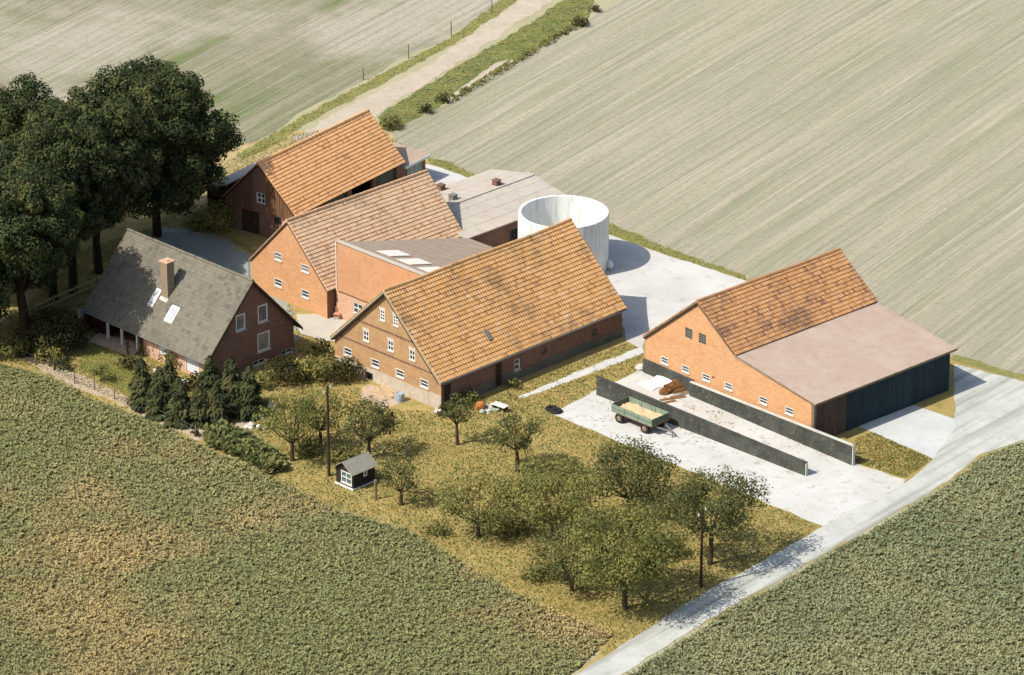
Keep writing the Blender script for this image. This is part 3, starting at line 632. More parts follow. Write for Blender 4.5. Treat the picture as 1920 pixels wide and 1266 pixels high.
# ------------------------------------------------------------------ low building with the pale sheet roof
lb = empty('low_building', (-9.83, 19.46), -45, 'low brick building with shallow pale beige sheet roof behind the concrete tank', 'building')
LW, LL = 8.85, 11.5
wl = [Wall((0, 0), (1, 0), (0, -1)), Wall((LW, 0), (0, 1), (1, 0)), Wall((LW, LL), (-1, 0), (0, 1)), Wall((0, LL), (0, -1), (-1, 0))]
hl = (4.8, 5.7, 1.1, 1.9); pl = [(0, 2.66), (LW/2, 3.5), (LW, 2.66)]
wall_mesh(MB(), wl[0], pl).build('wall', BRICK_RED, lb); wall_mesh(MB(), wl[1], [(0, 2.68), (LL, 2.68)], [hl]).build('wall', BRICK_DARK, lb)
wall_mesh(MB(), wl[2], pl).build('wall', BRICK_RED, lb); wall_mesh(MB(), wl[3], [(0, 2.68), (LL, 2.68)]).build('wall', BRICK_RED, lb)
window(lb, wl[1], *hl, cols=2, rows=2, fw=.05, frame=WOODD)
for s_, xe in ((1, LW+.2), (-1, -.2)):
    ro = roof_slope(lb, (xe, -.15, 2.72), (xe, LL+.25, 2.72), (LW/2, -.15, 3.62), FIBRE, tiles=False, name='roof')
    for j in range(1, 4):
        t = j/4; x = xe+(LW/2-xe)*t; z = 2.72+.9*t; m = MB(); m.bar((x, -.13, z-.014), (x, LL+.23, z-.014), .05, .012); m.build('sheet_joint', FIBRE, ro)
m = MB(); m.bar((LW/2, -.15, 3.58), (LW/2, LL+.25, 3.58), .7, .07); m.build('ridge_cap', FIBRE, lb)
for x, y, mt in ((4.2, 7.95, BRICK_RED), (3.93, 3.4, ZINC), (.5, 5.4, BRICK_RED)):
    z = 3.62-abs(x-LW/2)*.9/(LW/2+.2); m = MB(); m.box(x-.25, x+.25, y-.25, y+.25, z-.2, z+.42); o = m.build('vent', mt, lb); m = MB(); m.box(x-.3, x+.3, y-.3, y+.3, z+.422, z+.48); m.build('vent_cap', mt, o)

# ------------------------------------------------------------------ round open concrete tank
tk = empty('slurry_tank', (3.99, 14.04), 0, 'round open white concrete slurry tank behind the weathered barn', 'tank')
TR, TH = 3.5, 4.55
MB().lathe([(TR, 0), (TR, TH-.002), (TR-.22, TH-.002), (TR-.22, .6), (0.001, .6)], 72).build('tank_wall', CONC_TANK, tk, smooth=False)
for i in range(8):
    m = MB(); a = 2*math.pi*i/8; m.bar((math.cos(a)*(TR+.012), math.sin(a)*(TR+.012), 0.3), (math.cos(a)*(TR+.012), math.sin(a)*(TR+.012), TH-.05), .06, .03); m.build('wall_joint', CONC_TANK, tk)
m = MB(); m.blob((TR+.12, -.7, .35), (.3, .45, .4), 3, 10, 6, .05); m.build('footing', CONC_TANK, tk)

# ------------------------------------------------------------------ right barn with the long felt roof and dark shed front
rt = empty('barn', (9.70, -6.45), -48, 'barn with mottled tiled roof running down into a wide pinkish felt roof over a shed', 'barn')
XR, XB, XE, LR = 5.45, 9.35, 17.2, 14.3; ZL, ZR, ZB, ZE = 2.95, 7.4, 4.5, 3.38
gw5 = Wall((0, .12), (1, 0), (0, -1)); up5 = [(4.15, 4.9, 4.15, 4.95), (5.56, 6.3, 4.18, 4.96)]
lo5 = [(1.7, 2.42, 1.36, 1.82), (3.9, 4.6, 1.4, 1.86), (6.02, 6.78, 1.44, 1.9), (8.32, 9.06, 1.5, 1.96), (11.84, 12.6, 1.56, 2.04), (14.46, 15.22, 1.62, 2.1)]
pr5 = [(0, ZL-.12), (XR, ZR-.18), (XB, ZB-.15), (XE, ZE-.1)]
wall_mesh(MB(), gw5, pr5, up5+lo5+[(7.0, 7.35, 1.78, 2.0)]).build('wall', BRICK, rt)
for h in up5: window(rt, gw5, *h, cols=3, rows=4, fw=.05, frame=ZINC, depth=.12, sill=False)
for h in lo5: window(rt, gw5, *h, cols=1, rows=2, fw=.045, depth=.11, surround=.035)
bw5 = Wall((XE, LR), (-1, 0), (0, 1)); wall_mesh(MB(), bw5, [(XE-u, z) for u, z in reversed(pr5)]).build('wall', BRICK_RED, rt)
wall_mesh(MB(), Wall((0, LR), (0, -1), (-1, 0)), [(0, ZL-.08), (LR-.12, ZL-.08)]).build('wall', BRICK_RED, rt)
sw5 = Wall((XE, .12), (0, 1), (1, 0))
m = MB(); sw5.box(m, .22, LR-.15, 0, ZE-.12, -.12, -.06); m.build('shed_wall', STEELB, rt)
m = MB(); sw5.box(m, 0, .2, 0, ZE-.12, -.2, .03); m.build('corner_post', ZINC, rt)
def ribbed(a, b, z1, d, mat, name):
    m = MB(); n = max(2, int((b-a)/.14)); t = (b-a)/n
    for i in range(n):
        u = a+i*t; m.poly([sw5.p(u, .03, d), sw5.p(u+t*.45, .03, d), sw5.p(u+t*.45, z1, d), sw5.p(u, z1, d)]); m.poly([sw5.p(u+t*.45, .03, d), sw5.p(u+t*.6, .03, d+.04), sw5.p(u+t*.6, z1, d+.04), sw5.p(u+t*.45, z1, d)])
        m.poly([sw5.p(u+t*.6, .03, d+.04), sw5.p(u+t*.9, .03, d+.04), sw5.p(u+t*.9, z1, d+.04), sw5.p(u+t*.6, z1, d+.04)]); m.poly([sw5.p(u+t*.9, .03, d+.04), sw5.p(u+t, .03, d), sw5.p(u+t, z1, d), sw5.p(u+t*.9, z1, d+.04)])
    o = m.build(name, mat, rt); return o
ribbed(.22, 3.4, ZE-.14, -.05, STEELBR, 'cladding_panel')
for i, (a, b) in enumerate(((3.42, 7.3), (7.32, 10.8), (10.82, LR-.15))):
    d = ribbed(a, b, ZE-.3, -.02 + .045*(i % 2), STEELB, 'sliding_door'); m = MB(); sw5.box(m, b-.4, b-.34, 1.1, 1.35, .03+.045*(i % 2), .1+.045*(i % 2)); m.build('handle', STEELB, d)
m = MB(); sw5.box(m, 3.3, LR-.1, ZE-.28, ZE-.2, -.02, .1); m.build('door_rail', ZINC, rt)
sl = (ZR-ZL)/XR; sr = (ZR-ZB)/(XB-XR); sf = (ZB-ZE)/(XE-XB)
roof_slope(rt, (XB+.12, 0, ZB-.02), (XB+.12, LR+.45, ZB-.02), (XR, 0, ZR), TILE_RIGHT, .33, seed=12, slab_mat=WOODD, bend=.04)
roof_slope(rt, (-.15, 0, ZL-.15*sl), (-.15, LR+.45, ZL-.15*sl), (XR, 0, ZR), TILE_RIGHT, .33, seed=13, slab_mat=WOODD, bend=.04)
ridge_caps(rt, (XR, 0, ZR+.03), (XR, LR+.45, ZR+.03), TILE_RIGHT, bend=.04)
fe = roof_slope(rt, (XE+.3, -.02, ZE-.3*sf), (XE+.3, LR+.4, ZE-.3*sf), (XB-.1, -.02, ZB-.03), FELT, tiles=False, name='felt_roof')
m = MB(); m.bar((XE+.31, -.02, ZE-.13), (XE+.31, LR+.4, ZE-.13), .03, .16); m.build('fascia', WOOD, rt)
bargeboard(rt, Wall((0, .0), (1, 0), (0, -1)), [(-.15, ZL-.16), (XR, ZR-.02), (XB, ZB-.0), (XE+.3, ZE-.08)], WOOD, .09, .02, .05)
m = MB(); m.box(-.06, 5.2, -.04, .1, 0, 1.1); m.build('plinth', SILO_W, rt)

# ------------------------------------------------------------------ house with the grey tiled roof
ho = empty('house', (-32.0, 1.0), -45, 'house with grey tiled roof, brick chimney and dark brown brick gable', 'house')
HX0, HX1, HY0, HY1, HE, HR = .25, 13.72, .35, 8.6, 2.55, 7.02; HM = 4.47
kh = (HR-HE)/(HM-HY0); ze = lambda y: HR-abs(y-HM)*kh
fw_ = Wall((0, HY0), (1, 0), (0, -1)); gh = Wall((HX1, 0), (0, 1), (1, 0))
hg = [(2.95, 3.9, 3.3, 4.6), (5.1, 6.1, 3.3, 4.7), (5.0, 6.25, 1.0, 2.5), (4.5, 5.7, .05, .42), (7.3, 8.45, .05, .42)]
wall_mesh(MB(), gh, [(HY0, HE-.1), (HM, HR-.14), (HY1, ze(HY1)-.1)], hg).build('wall', BRICK_DARK, ho)
hf = [(7.96, 9.3, .55, 2.2), (10.97, 12.47, .15, 2.2)]
wall_mesh(MB(), fw_, [(6.2, HE-.1), (HX1-.02, HE-.1)], hf).build('wall', BRICK_PINK, ho)
rv = Wall((0, 2.4), (1, 0), (0, -1)); wall_mesh(MB(), rv, [(HX0, 3.9), (6.2, 3.9)], [(1.2, 2.6, .1, 2.1), (3.6, 5.2, .9, 2.1)]).build('veranda_wall', BRICK_PINK, ho)
window(ho, rv, 3.6, 5.2, .9, 2.1, 2, 1); m = MB(); rv.box(m, 1.23, 2.57, .12, 2.07, -.15, -.1); m.build('door', WOODD, ho)
m = MB(); m.box(6.2, 6.4, HY0+.31, 2.4, 0, HE); m.build('wall', BRICK_PINK, ho)
wall_mesh(MB(), Wall((HX1, HY1), (-1, 0), (0, 1)), [(0, ze(HY1)-.1), (HX1-HX0, ze(HY1)-.1)]).build('wall', BRICK_DARK, ho)
wall_mesh(MB(), Wall((HX0, HY1), (0, -1), (-1, 0)), [(0, ze(HY1)-.1), (HY1-HM, HR-.14), (HY1-2.4, ze(2.4)-.1)]).build('wall', BRICK_DARK, ho)
for h in hg[:3]: window(ho, gh, *h, cols=1, rows=1, fw=.12, depth=.12, glass=GLASSC)
for h in hg[3:]: window(ho, gh, *h, cols=2, rows=1, fw=.06, depth=.12)
for i, (a, b, c_, d) in enumerate(hf):                              # roller shutters down, slat by slat
    m = MB(); n = int((d-c_-.1)/.11)
    for j in range(n): fw_.box(m, a+.06, b-.06, c_+.06+j*.11, c_+.06+j*.11+.103, -.1, -.055)
    w_ = m.build('roller_shutter', WHITEP, ho); m = MB(); fw_.box(m, a, a+.06, c_, d, -.12, .02); fw_.box(m, b-.06, b, c_, d, -.12, .02); fw_.box(m, a+.06, b-.06, d-.05, d, -.12, .02); m.build('shutter_frame', WHITE, w_)
for x in (2.05, 3.68, 5.45):
    m = MB(); m.box(x-.08, x+.08, HY0-.02, HY0+.14, 0, ze(HY0)-.12); m.build('veranda_post', WHITE, ho)
m = MB(); m.box(HX0, 6.2, HY0+.0, HY0+.12, HE-.24, HE-.1); m.build('veranda_beam', WOODD, ho)
roof_slope(ho, (-.1, -.27, ze(-.27)), (14.05, -.27, ze(-.27)), (-.1, HM, HR), TILE_HOUSE, .29, .3, .012, .035, seed=15, slab_mat=WOODD)
roof_slope(ho, (-.1, 9.2, ze(9.2)), (14.05, 9.2, ze(9.2)), (-.1, HM, HR), TILE_HOUSE, .29, .3, .012, .035, seed=16, slab_mat=WOODD)
ridge_caps(ho, (-.1, HM, HR+.02), (14.05, HM, HR+.02), TILE_HOUSE, .11)
bargeboard(ho, Wall((14.05, 0), (0, 1), (1, 0)), [(-.29, ze(-.29)-.03), (HM, HR-.01), (9.22, ze(9.22)-.03)], WOODD, .2)
gutter(ho, (-.1, -.33, ze(-.27)-.05), (14.0, -.33, ze(-.27)-.05))
m = MB(); m.box(6.55, 7.3, 1.95, 2.65, 4.2, 7.1); ch = m.build('chimney', m_brick('chimney_brick', (141, 125, 102), (127, 112, 91), (147, 134, 111), (107, 94, 75), .5), ho)
m = MB(); m.box(6.48, 7.37, 1.88, 2.72, 7.102, 7.2); m.box(6.75, 7.1, 2.1, 2.5, 7.2, 7.26); m.build('chimney_cap', m_plain('cap_sandstone', (198, 164, 135), (184, 148, 120), 3), ch)
P5 = lambda x, y, h: (x, y, ze(y)+h); m = MB(); m.hexa([P5(6.5, 1.74, .02), P5(7.36, 1.74, .02), P5(7.36, 1.94, .02), P5(6.5, 1.94, .02)], [P5(6.5, 1.74, .07), P5(7.36, 1.74, .07), P5(7.36, 1.94, .07), P5(6.5, 1.94, .07)]); m.build('chimney_flashing', STONE, ch)
for a, b, c_, d in ((5.75, 6.35, 1.25, 2.2), (8.05, 8.95, .85, 1.72)):
    m = MB(); P4 = lambda x, y, h: (x, y, ze(y)+h)
    for (xa, xb, ya, yb) in ((a, a+.09, c_, d), (b-.09, b, c_, d), (a+.09, b-.09, c_, c_+.09), (a+.09, b-.09, d-.09, d)):
        m.hexa([P4(xa, ya, .0), P4(xb, ya, .0), P4(xb, yb, .0), P4(xa, yb, .0)], [P4(xa, ya, .13), P4(xb, ya, .13), P4(xb, yb, .13), P4(xa, yb, .13)])
    o = m.build('roof_window', WHITE, ho); m = MB(); m.hexa([P4(a+.09, c_+.09, .02), P4(b-.09, c_+.09, .02), P4(b-.09, d-.09, .02), P4(a+.09, d-.09, .02)], [P4(a+.09, c_+.09, .1), P4(b-.09, c_+.09, .1), P4(b-.09, d-.09, .1), P4(a+.09, d-.09, .1)]); m.build('pane', PANE_D, o)
# ------------------------------------------------------------------ silo walls
def silo_wall(p, q, h0, h1, label, nseg):
    d = Vector((q[0]-p[0], q[1]-p[1])); L = d.length; o = empty('silo_wall', p, math.degrees(math.atan2(d.y, d.x)), label, 'wall'); rg = random.Random(int(L*10))
    for i in range(nseg):
        a, b = L*i/nseg, L*(i+1)/nseg; za = h0+(h1-h0)*i/nseg; zb = h0+(h1-h0)*(i+1)/nseg; y = rg.uniform(-.012, .012); m = MB()
        m.hexa([(a+.008, -.12+y, 0), (b-.008, -.12+y, 0), (b-.008, .1+y, 0), (a+.008, .1+y, 0)], [(a+.008, -.09+y, za), (b-.008, -.09+y, zb), (b-.008, .1+y, zb), (a+.008, .1+y, za)])
        m.build('wall_panel', SILO_W, o)
    m = MB(); m.hexa([(0, -.12, h0+.002), (L, -.12, h1+.002), (L, .13, h1+.002), (0, .13, h0+.002)], [(0, -.12, h0+.07), (L, -.12, h1+.07), (L, .13, h1+.07), (0, .13, h0+.07)]); m.build('coping', SILO_C if nseg == 7 else SILO_W, o)
    m = MB(); m.box(L+.003, L+.07, -.12, .1, 0, h1); m.build('end_cap', SILO_C, o); return o
silo_wall((6.21, -10.41), (20.54, -24.18), 1.4, .95, 'free standing dark silo wall beside the parked trailer', 6)
silo_wall((12.98, -10.53), (23.92, -22.5), 1.05, 1.5, 'dark silo wall running along the brick gable with six small white windows', 7)

# silage heap, plastic cover, loose planks
SILAGE = m_ground('silage_brown', [(107, 74, 44), (125, 89, 54), (79, 56, 35), (141, 106, 66)], 1.5, 9, .9)
hp = empty('silage_heap', (11.91, -9.47), 38, 'brown crumbling silage heap at the foot of the dark silo wall', 'heap'); rg = random.Random(2)
for cx, cy, rx_, ry_, rz_ in ((0, 0, 1.35, .45, .5), (.75, .2, .75, .55, .62), (-.9, -.1, .7, .4, .34), (1.35, .1, .45, .4, .4), (.2, -.55, .9, .22, .2)):
    m = MB(); m.blob((cx, cy, rz_*.3), (rx_, ry_, rz_), int(cx*100)+7, 14, 8, .16); m.build('lump', SILAGE, hp)
def cover_z(x, y): return .1 + .32*max(0, 1-((x-.9)/1.2)**2)*max(0, 1-(y/1.5)**2) + .04*math.sin(4*x+1)*math.cos(5*y)
n = 16; m = MB(); rg = random.Random(3); xs = [-1.35+2.5*i/n for i in range(n+1)]; ys = [-.85+1.7*i/n for i in range(n+1)]
m.v = [(x+rg.uniform(-.03, .03), y*(1+.12*math.sin(3*x)), max(.03, cover_z(x, y)*(0.1 if i in (0, n) or j in (0, n) else 1))) for i, x in enumerate(xs) for j, y in enumerate(ys)]
m.f = [(i*(n+1)+j, (i+1)*(n+1)+j, (i+1)*(n+1)+j+1, i*(n+1)+j+1) for i in range(n) for j in range(n)]
p_ = (10.77, -8.42); tp = m.build('plastic_cover', WHITE, None, True, (p_[0], p_[1], 0), 32); so = tp.modifiers.new('thick', 'SOLIDIFY'); so.thickness = .025; tag(tp, 'crumpled white plastic cover lying against the silage heap', 'cover')
for i, (p, a, L) in enumerate((((11.69, -11.17), 20, 2.0), ((12.22, -10.60), 32, 1.7), ((11.13, -11.92), 28, 1.6), ((12.55, -10.04), 12, 1.2))):
    m = MB(); m.box(-L/2, L/2, -.13, .13, 0, .06); o = m.build('plank', WOOD if i % 2 else m_boards('plank_brown_%d' % i, (125, 90, 56), (138, 102, 65)), loc=(p[0], p[1], .02), rz=a)
    tag(o, 'loose timber plank on the concrete between the silo walls', 'plank', 'planks in the silo')

# ------------------------------------------------------------------ trailer
tr = empty('farm_trailer', (7.11, -14.88), -45, 'green two axle farm trailer parked on the pale concrete pad', 'trailer')
GREEN = m_plain('trailer_green', (125, 139, 121), (108, 122, 105), 3, .6, .3, .1); GREEND = m_plain('trailer_green_dark', (77, 85, 74), (89, 97, 79), 3, .6, .3, .1); TYRE = m_plain('tyre_rubber', (29, 29, 28), (42, 41, 39), 6, .9)
TL, TW = 4.0, 1.85
m = MB(); m.box(0, TL, 0, TW, .72, .8); m.build('floor', WOOD, tr)
for y in (0, TW-.05):
    for i in range(3):
        m = MB(); a, b = TL*i/3, TL*(i+1)/3; m.box(a+.02, b-.02, y, y+.05, .8, 1.3); o = m.build('side_board', GREEN, tr); m = MB(); m.box(a+.02, b-.02, y-.012 if y == 0 else y+.052, y-.002 if y == 0 else y+.062, 1.02, 1.07); m.build('rail', GREEND, o)
for x in (0, TL-.05): m = MB(); m.box(x, x+.05, .055, TW-.055, .8, 1.3); m.build('end_board', GREEND, tr)
m = MB(); m.box(.1, TL-.1, .45, .55, .55, .72); m.box(.1, TL-.1, TW-.55, TW-.45, .55, .72); m.build('chassis', DARK, tr)
for x in (.75, TL-.75):
    m = MB(); m.bar((x, .1, .38), (x, TW-.1, .38), .09, .09); m.box(x-.06, x+.06, .45, TW-.45, .42, .56); m.build('axle', DARK, tr)
    for y in (.02, TW-.2):
        wv = empty('wheel', (0, 0, 0)); wv.parent = tr
        m = MB(); m.tube((x, y, .38), (x, y+.18, .38), .38, .38, 18); m.build('tyre', TYRE, wv); m = MB(); m.tube((x, y-.012, .38), (x, y+.192, .38), .2, .2, 14); m.build('rim', m_plain('rim_rust', (138, 111, 88), (117, 96, 77), 5) if 'rim_rust' not in bpy.data.materials else bpy.data.materials['rim_rust'], wv)
m = MB(); m.bar((TL-.1, TW/2-.45, .6), (TL+1.2, TW/2, .45), .08, .08); m.bar((TL-.1, TW/2+.45, .6), (TL+1.2, TW/2, .45), .08, .08); m.tube((TL+1.15, TW/2, .45), (TL+1.15, TW/2, 0), .04, .05, 8); m.build('drawbar', ZINC, tr)
m = MB(); n = 10; rg = random.Random(8); xs = [.07+(TL-.14)*i/n for i in range(n+1)]; ys = [.07+(TW-.14)*i/n for i in range(n+1)]
m.v = [(x, y, .92+rg.uniform(-.05, .07)) for x in xs for y in ys]; m.f = [(i*11+j, (i+1)*11+j, (i+1)*11+j+1, i*11+j+1) for i in range(n) for j in range(n)]
ld = m.build('grain_load', m_ground('grain', [(194, 171, 134), (184, 159, 120), (205, 184, 148)], 2, 12, .6)); ld.location = tr.location; ld.rotation_euler = tr.rotation_euler; tag(ld, 'pale grain load lying in the green trailer', 'grain')

# ------------------------------------------------------------------ garden hut
hu = empty('garden_hut', (-12.22, -25.37), -45, 'small black garden hut with grey gable roof in the orchard', 'hut')
HW, HL, HEZ, HRZ = 1.75, 2.05, 1.35, 1.95; BLK = m_boards('hut_boards', (42, 37, 33), (51, 45, 39), .14)
m = MB(); gwh = Wall((0, 0), (1, 0), (0, -1)); wall_mesh(m, gwh, [(0, HEZ), (HW/2, HRZ-.05), (HW, HEZ)], [(.55, 1.6, .32, 1.2)], .12, .1, .06); m.build('wall', BLK, hu)
m = MB(); swh = Wall((HW, 0), (0, 1), (1, 0)); wall_mesh(m, swh, [(0, HEZ), (HL, HEZ)], [(.95, 1.3, .75, 1.2)], .12, .1, .06); m.build('wall', BLK, hu)
wall_mesh(MB(), Wall((HW, HL), (-1, 0), (0, 1)), [(0, HEZ), (HW/2, HRZ-.05), (HW, HEZ)], (), .12, .1, .06).build('wall', BLK, hu); wall_mesh(MB(), Wall((0, HL), (0, -1), (-1, 0)), [(0, HEZ), (HL, HEZ)], (), .12, .1, .06).build('wall', BLK, hu)
m = MB(); m.box(-.05, HW+.05, -.12, HL+.05, 0, .12); m.build('base', WHITE, hu)
fo = window(hu, gwh, .55, 1.6, .32, 1.2, 2, 2, frame=WHITE, glass=m_glass('hut_glass', (86, 112, 111)), fw=.06, depth=.06)
window(hu, swh, .95, 1.3, .75, 1.2, 1, 1, frame=WHITE, glass=GLASSC, fw=.08, depth=.06, sill=False)
kk = (HRZ-HEZ)/(HW/2); HRF = m_plain('hut_felt', (140, 136, 122), (125, 121, 108), 5)
for xe in (-.2, HW+.2): roof_slope(hu, (xe, -.25, HEZ-.2*kk+.06), (xe, HL+.2, HEZ-.2*kk+.06), (HW/2, -.25, HRZ+.06), HRF, tiles=False, th=.05)
def post(name, p, h, r, mat, label, cat, group=None, rz=0):
    m = MB(); m.box(-r, r, -r, r, 0, h-.02); m.hexa([(-r, -r, h-.02), (r, -r, h-.02), (r, r, h-.02), (-r, r, h-.02)], [(-r*.6, -r*.6, h+.03), (r*.6, -r*.6, h+.03), (r*.6, r*.6, h+.03), (-r*.6, r*.6, h+.03)])
    o = m.build(name, mat, loc=(p[0], p[1], 0), rz=rz); return tag(o, label, cat, group)
post('fence_post', (-9.38, -28.04), 1.5, .08, WOOD, 'pale leaning wooden post beside the black garden hut', 'post', rz=20)
# gate pillar on a slab before the veranda
pg = empty('gate_pillar', (-32.52, 2.12), -45, 'grey concrete pillar on a square slab beside the house veranda', 'pillar')
m = MB(); m.box(-.16, .16, -.16, .16, .1, 1.35); m.build('shaft', STONE, pg); m = MB(); m.box(-.4, .4, -.4, .4, 0, .1); m.build('base_slab', STONE, pg)

# ------------------------------------------------------------------ fences
def wire_fence(pts, h, label, mat=WOOD, wires=(.45, .8), r=.05):
    o = empty('wire_fence', (pts[0][0], pts[0][1], 0), 0, label, 'fence'); rg = random.Random(3); m0 = MB(); m0.tube((0, 0, 0), (0, 0, h), r*1.1, r*.9, 7); me = None
    for i, p in enumerate(pts):
        if me is None: q = m0.build('post', mat, o); me = q.data
        else: q = link('post', me, None, o)
        q.location = (p[0]-pts[0][0], p[1]-pts[0][1], 0); q.rotation_euler = (rg.uniform(-.04, .04), rg.uniform(-.04, .04), 0); q.scale.z = rg.uniform(.95, 1.1)
    for z in wires:
        m = MB()
        for a, b in zip(pts, pts[1:]): m.tube((a[0]-pts[0][0], a[1]-pts[0][1], z*h), (b[0]-pts[0][0], b[1]-pts[0][1], z*h), .008, .008, 4)
        m.build('wire', ZINC, o)
    return o
wire_fence([(-38.64, -2.19), (-36.85, -3.67), (-35.24, -5.04), (-33.77, -6.01), (-32.00, -8.51), (-30.46, -9.56), (-28.84, -11.26), (-27.28, -12.85), (-25.69, -14.43), (-24.14, -15.80), (-22.52, -17.71)], .9, 'wire fence on round grey posts between the house garden and the beet field')
rf = empty('rail_fence', (-39.12, -0.70), 0, 'timber rail fence under the tall oaks behind the house', 'fence'); RP = [(-39.12, -0.70), (-37.68, 1.51), (-36.29, 3.55), (-34.85, 5.40), (-33.40, 7.27), (-31.93, 9.06), (-30.62, 11.07)]
for i, p in enumerate(RP):
    m = MB(); m.box(-.07, .07, -.07, .07, 0, 1.15); q = m.build('post', WOOD, rf); q.location = (p[0]-RP[0][0], p[1]-RP[0][1], 0)
for a, b in zip(RP, RP[1:]):
    for z in (.5, .98):
        m = MB(); m.bar((a[0]-RP[0][0], a[1]-RP[0][1], z), (b[0]-RP[0][0], b[1]-RP[0][1], z), .06, .16); m.build('rail', m_boards('rail_wood', (163, 146, 99), (176, 158, 110)) if 'rail_wood' not in bpy.data.materials else bpy.data.materials['rail_wood'], rf)

def utility_pole(p, h, label, arm=True, group=None, r=.11):
    o = empty('utility_pole', p, 30, label, 'pole', group); m = MB(); m.tube((0, 0, 0), (0, 0, h), r, r*.75, 9); m.build('mast', WOODD, o)
    if arm:
        for z, s in ((h-.2, 1), (h-.5, -1)):
            m = MB(); m.bar((0, 0, z), (s*.28, 0, z), .05, .05); b = m.build('bracket', ZINC, o); m = MB(); m.tube((s*.26, 0, z), (s*.26, 0, z+.18), .05, .04, 8); m.build('insulator', WHITE, b)
    return o
utility_pole((-12.77, -24.27), 6.9, 'tall dark utility pole with white insulators beside the garden hut')
utility_pole((12.48, -41.46), 5.8, 'dark utility pole among the orchard trees by the road')
for p, h in (((-12.96, 56.26), 1.1), ((-9.14, 61.89), 1.25), ((-5.45, 67.81), 1.3), ((-1.84, 73.91), 1.2)):
    m = MB(); m.tube((0, 0, 0), (0, 0, h), .06, .05, 7); m.tube((0, 0, h), (0, 0, h+.05), .07, .03, 7); o = m.build('verge_post', WOOD, loc=(p[0], p[1], 0)); tag(o, 'slim grey post on the grass verge along the sandy track', 'post', 'posts along the track')

# ------------------------------------------------------------------ small things lying about
def stone_heap(p, r, label, mats, n=7, seed=1, cat='stones', name='stone_heap', flat=.6):
    o = empty(name, p, 0, label, cat); rg = random.Random(seed)
    for i in range(n):
        a = rg.uniform(0, 6.28); d = r*math.sqrt(rg.random()); s = rg.uniform(.18, .34)*r; m = MB(); m.blob((d*math.cos(a), d*math.sin(a), s*flat*.7), (s, s*rg.uniform(.7, 1.1), s*flat), seed*31+i, 8, 5, .18); m.build('stone', mats[i % len(mats)], o)
    return o
m = MB(); m.blob((0, 0, .28), (.5, .38, .32), 4, 12, 7, .12); o = m.build('boulder', STONE, loc=(*(-17.40, -13.13), 0)); tag(o, 'pale boulder at the edge of the dark garden shrubs', 'boulder')
stone_heap((-18.24, -16.08), .7, 'small heap of black and white stones on the garden slope', [STONE, DARK, WHITE], 10, 2)
m = MB(); m.lathe([(.001, 0), (.32, 0), (.34, .3), (.32, .62), (.28, .64), (.27, .6), (.001, .58)], 18); o = m.build('barrel', m_plain('barrel_blue', (150, 162, 168), (132, 146, 154), 3, .4), loc=(*(-8.12, -11.54), 0)); tag(o, 'pale blue barrel standing before the stone base of the barn', 'barrel')
m = MB(); m.blob((0, 0, .3), (.42, .36, .36), 6, 12, 7, .14); o = m.build('bucket_heap', m_plain('orange_plastic', (170, 108, 56), (156, 96, 48), 3, .5), loc=(*(-2.27, -13.04), 0)); o.name = 'orange_sack'; tag(o, 'round orange sack lying at the corner of the weathered barn', 'sack')
stone_heap((-1.66, -13.13), .75, 'scatter of grey green rubble beside the orange sack', [m_plain('rubble_green', (151, 160, 140), (134, 143, 123), 4), STONE], 12, 5, 'rubble', 'rubble_heap')
tb = empty('garden_table', (-0.85, -13.22), -40, 'low table of pale boards on dark trestles near the barn corner', 'table'); m = MB(); m.box(-.6, .6, -.28, .28, .42, .48); m.build('top', WHITE, tb)
for x in (-.5, .5): m = MB(); m.box(x-.04, x+.04, -.22, .22, 0, .418); m.build('trestle', WOODD, tb)
ty = MB().lathe([(.2, .02), (.42, 0), (.5, .1), (.42, .2), (.2, .18), (.2, .02)], 20).build('tyre', TYRE, loc=(*(3.15, -13.50), .02)); tag(ty, 'old black tyre lying at the corner of the concrete pad', 'tyre')
ty = MB().lathe([(.2, .02), (.42, 0), (.5, .1), (.42, .2), (.2, .18), (.2, .02)], 20).build('tyre', TYRE, loc=(*(2.85, -13.13), .02)); tag(ty, 'old black tyre lying in the grass beside the pad corner', 'tyre')
st = empty('stone_slab', (-9.24, -10.13), -45, 'pile of pale boards and rubble before the dark cellar hole', 'boards'); rg = random.Random(12)
for i in range(6): m = MB(); a = rg.uniform(-.5, .5); m.box(-1.3+rg.uniform(-.2, .2), 1.1+rg.uniform(-.3, .3), -.1, .1, 0, .05); o = m.build('board', m_boards('board_pale', (185, 157, 120), (199, 171, 134)) if 'board_pale' not in bpy.data.materials else bpy.data.materials['board_pale'], st); o.location = (rg.uniform(-.3, .3), -.8+i*.28, .02+.051*(i % 2)); o.rotation_euler = (0, 0, a)
st.name = 'board_pile'
pn = MB(); pn.box(-.75, .75, -.04, .04, 0, 1.0); o = pn.build('lean_panel', BOARDR, loc=(*(-8.89, -16.17), 0), rz=50); o.name = 'timber_screen'; o.rotation_euler = (R(-8), 0, R(50)); tag(o, 'dark red brown timber screen standing in the orchard grass', 'screen')
chr_ = empty('garden_chair', (-13.21, 3.55), -20, 'pinkish wooden chair against the dark barn wall in the courtyard', 'chair'); CW = m_plain('chair_wood', (192, 138, 106), (176, 123, 92), 5)
for x in (-.2, .2):
    for y in (-.2, .2): m = MB(); m.box(x-.025, x+.025, y-.025, y+.025, 0, .42 if y < 0 else .9); m.build('leg', CW, chr_)
m = MB(); m.box(-.25, .25, -.25, .25, .42, .46); m.build('seat', CW, chr_)
for z in (.58, .74): m = MB(); m.box(-.17, .17, .19, .215, z, z+.09); m.build('back_slat', CW, chr_)
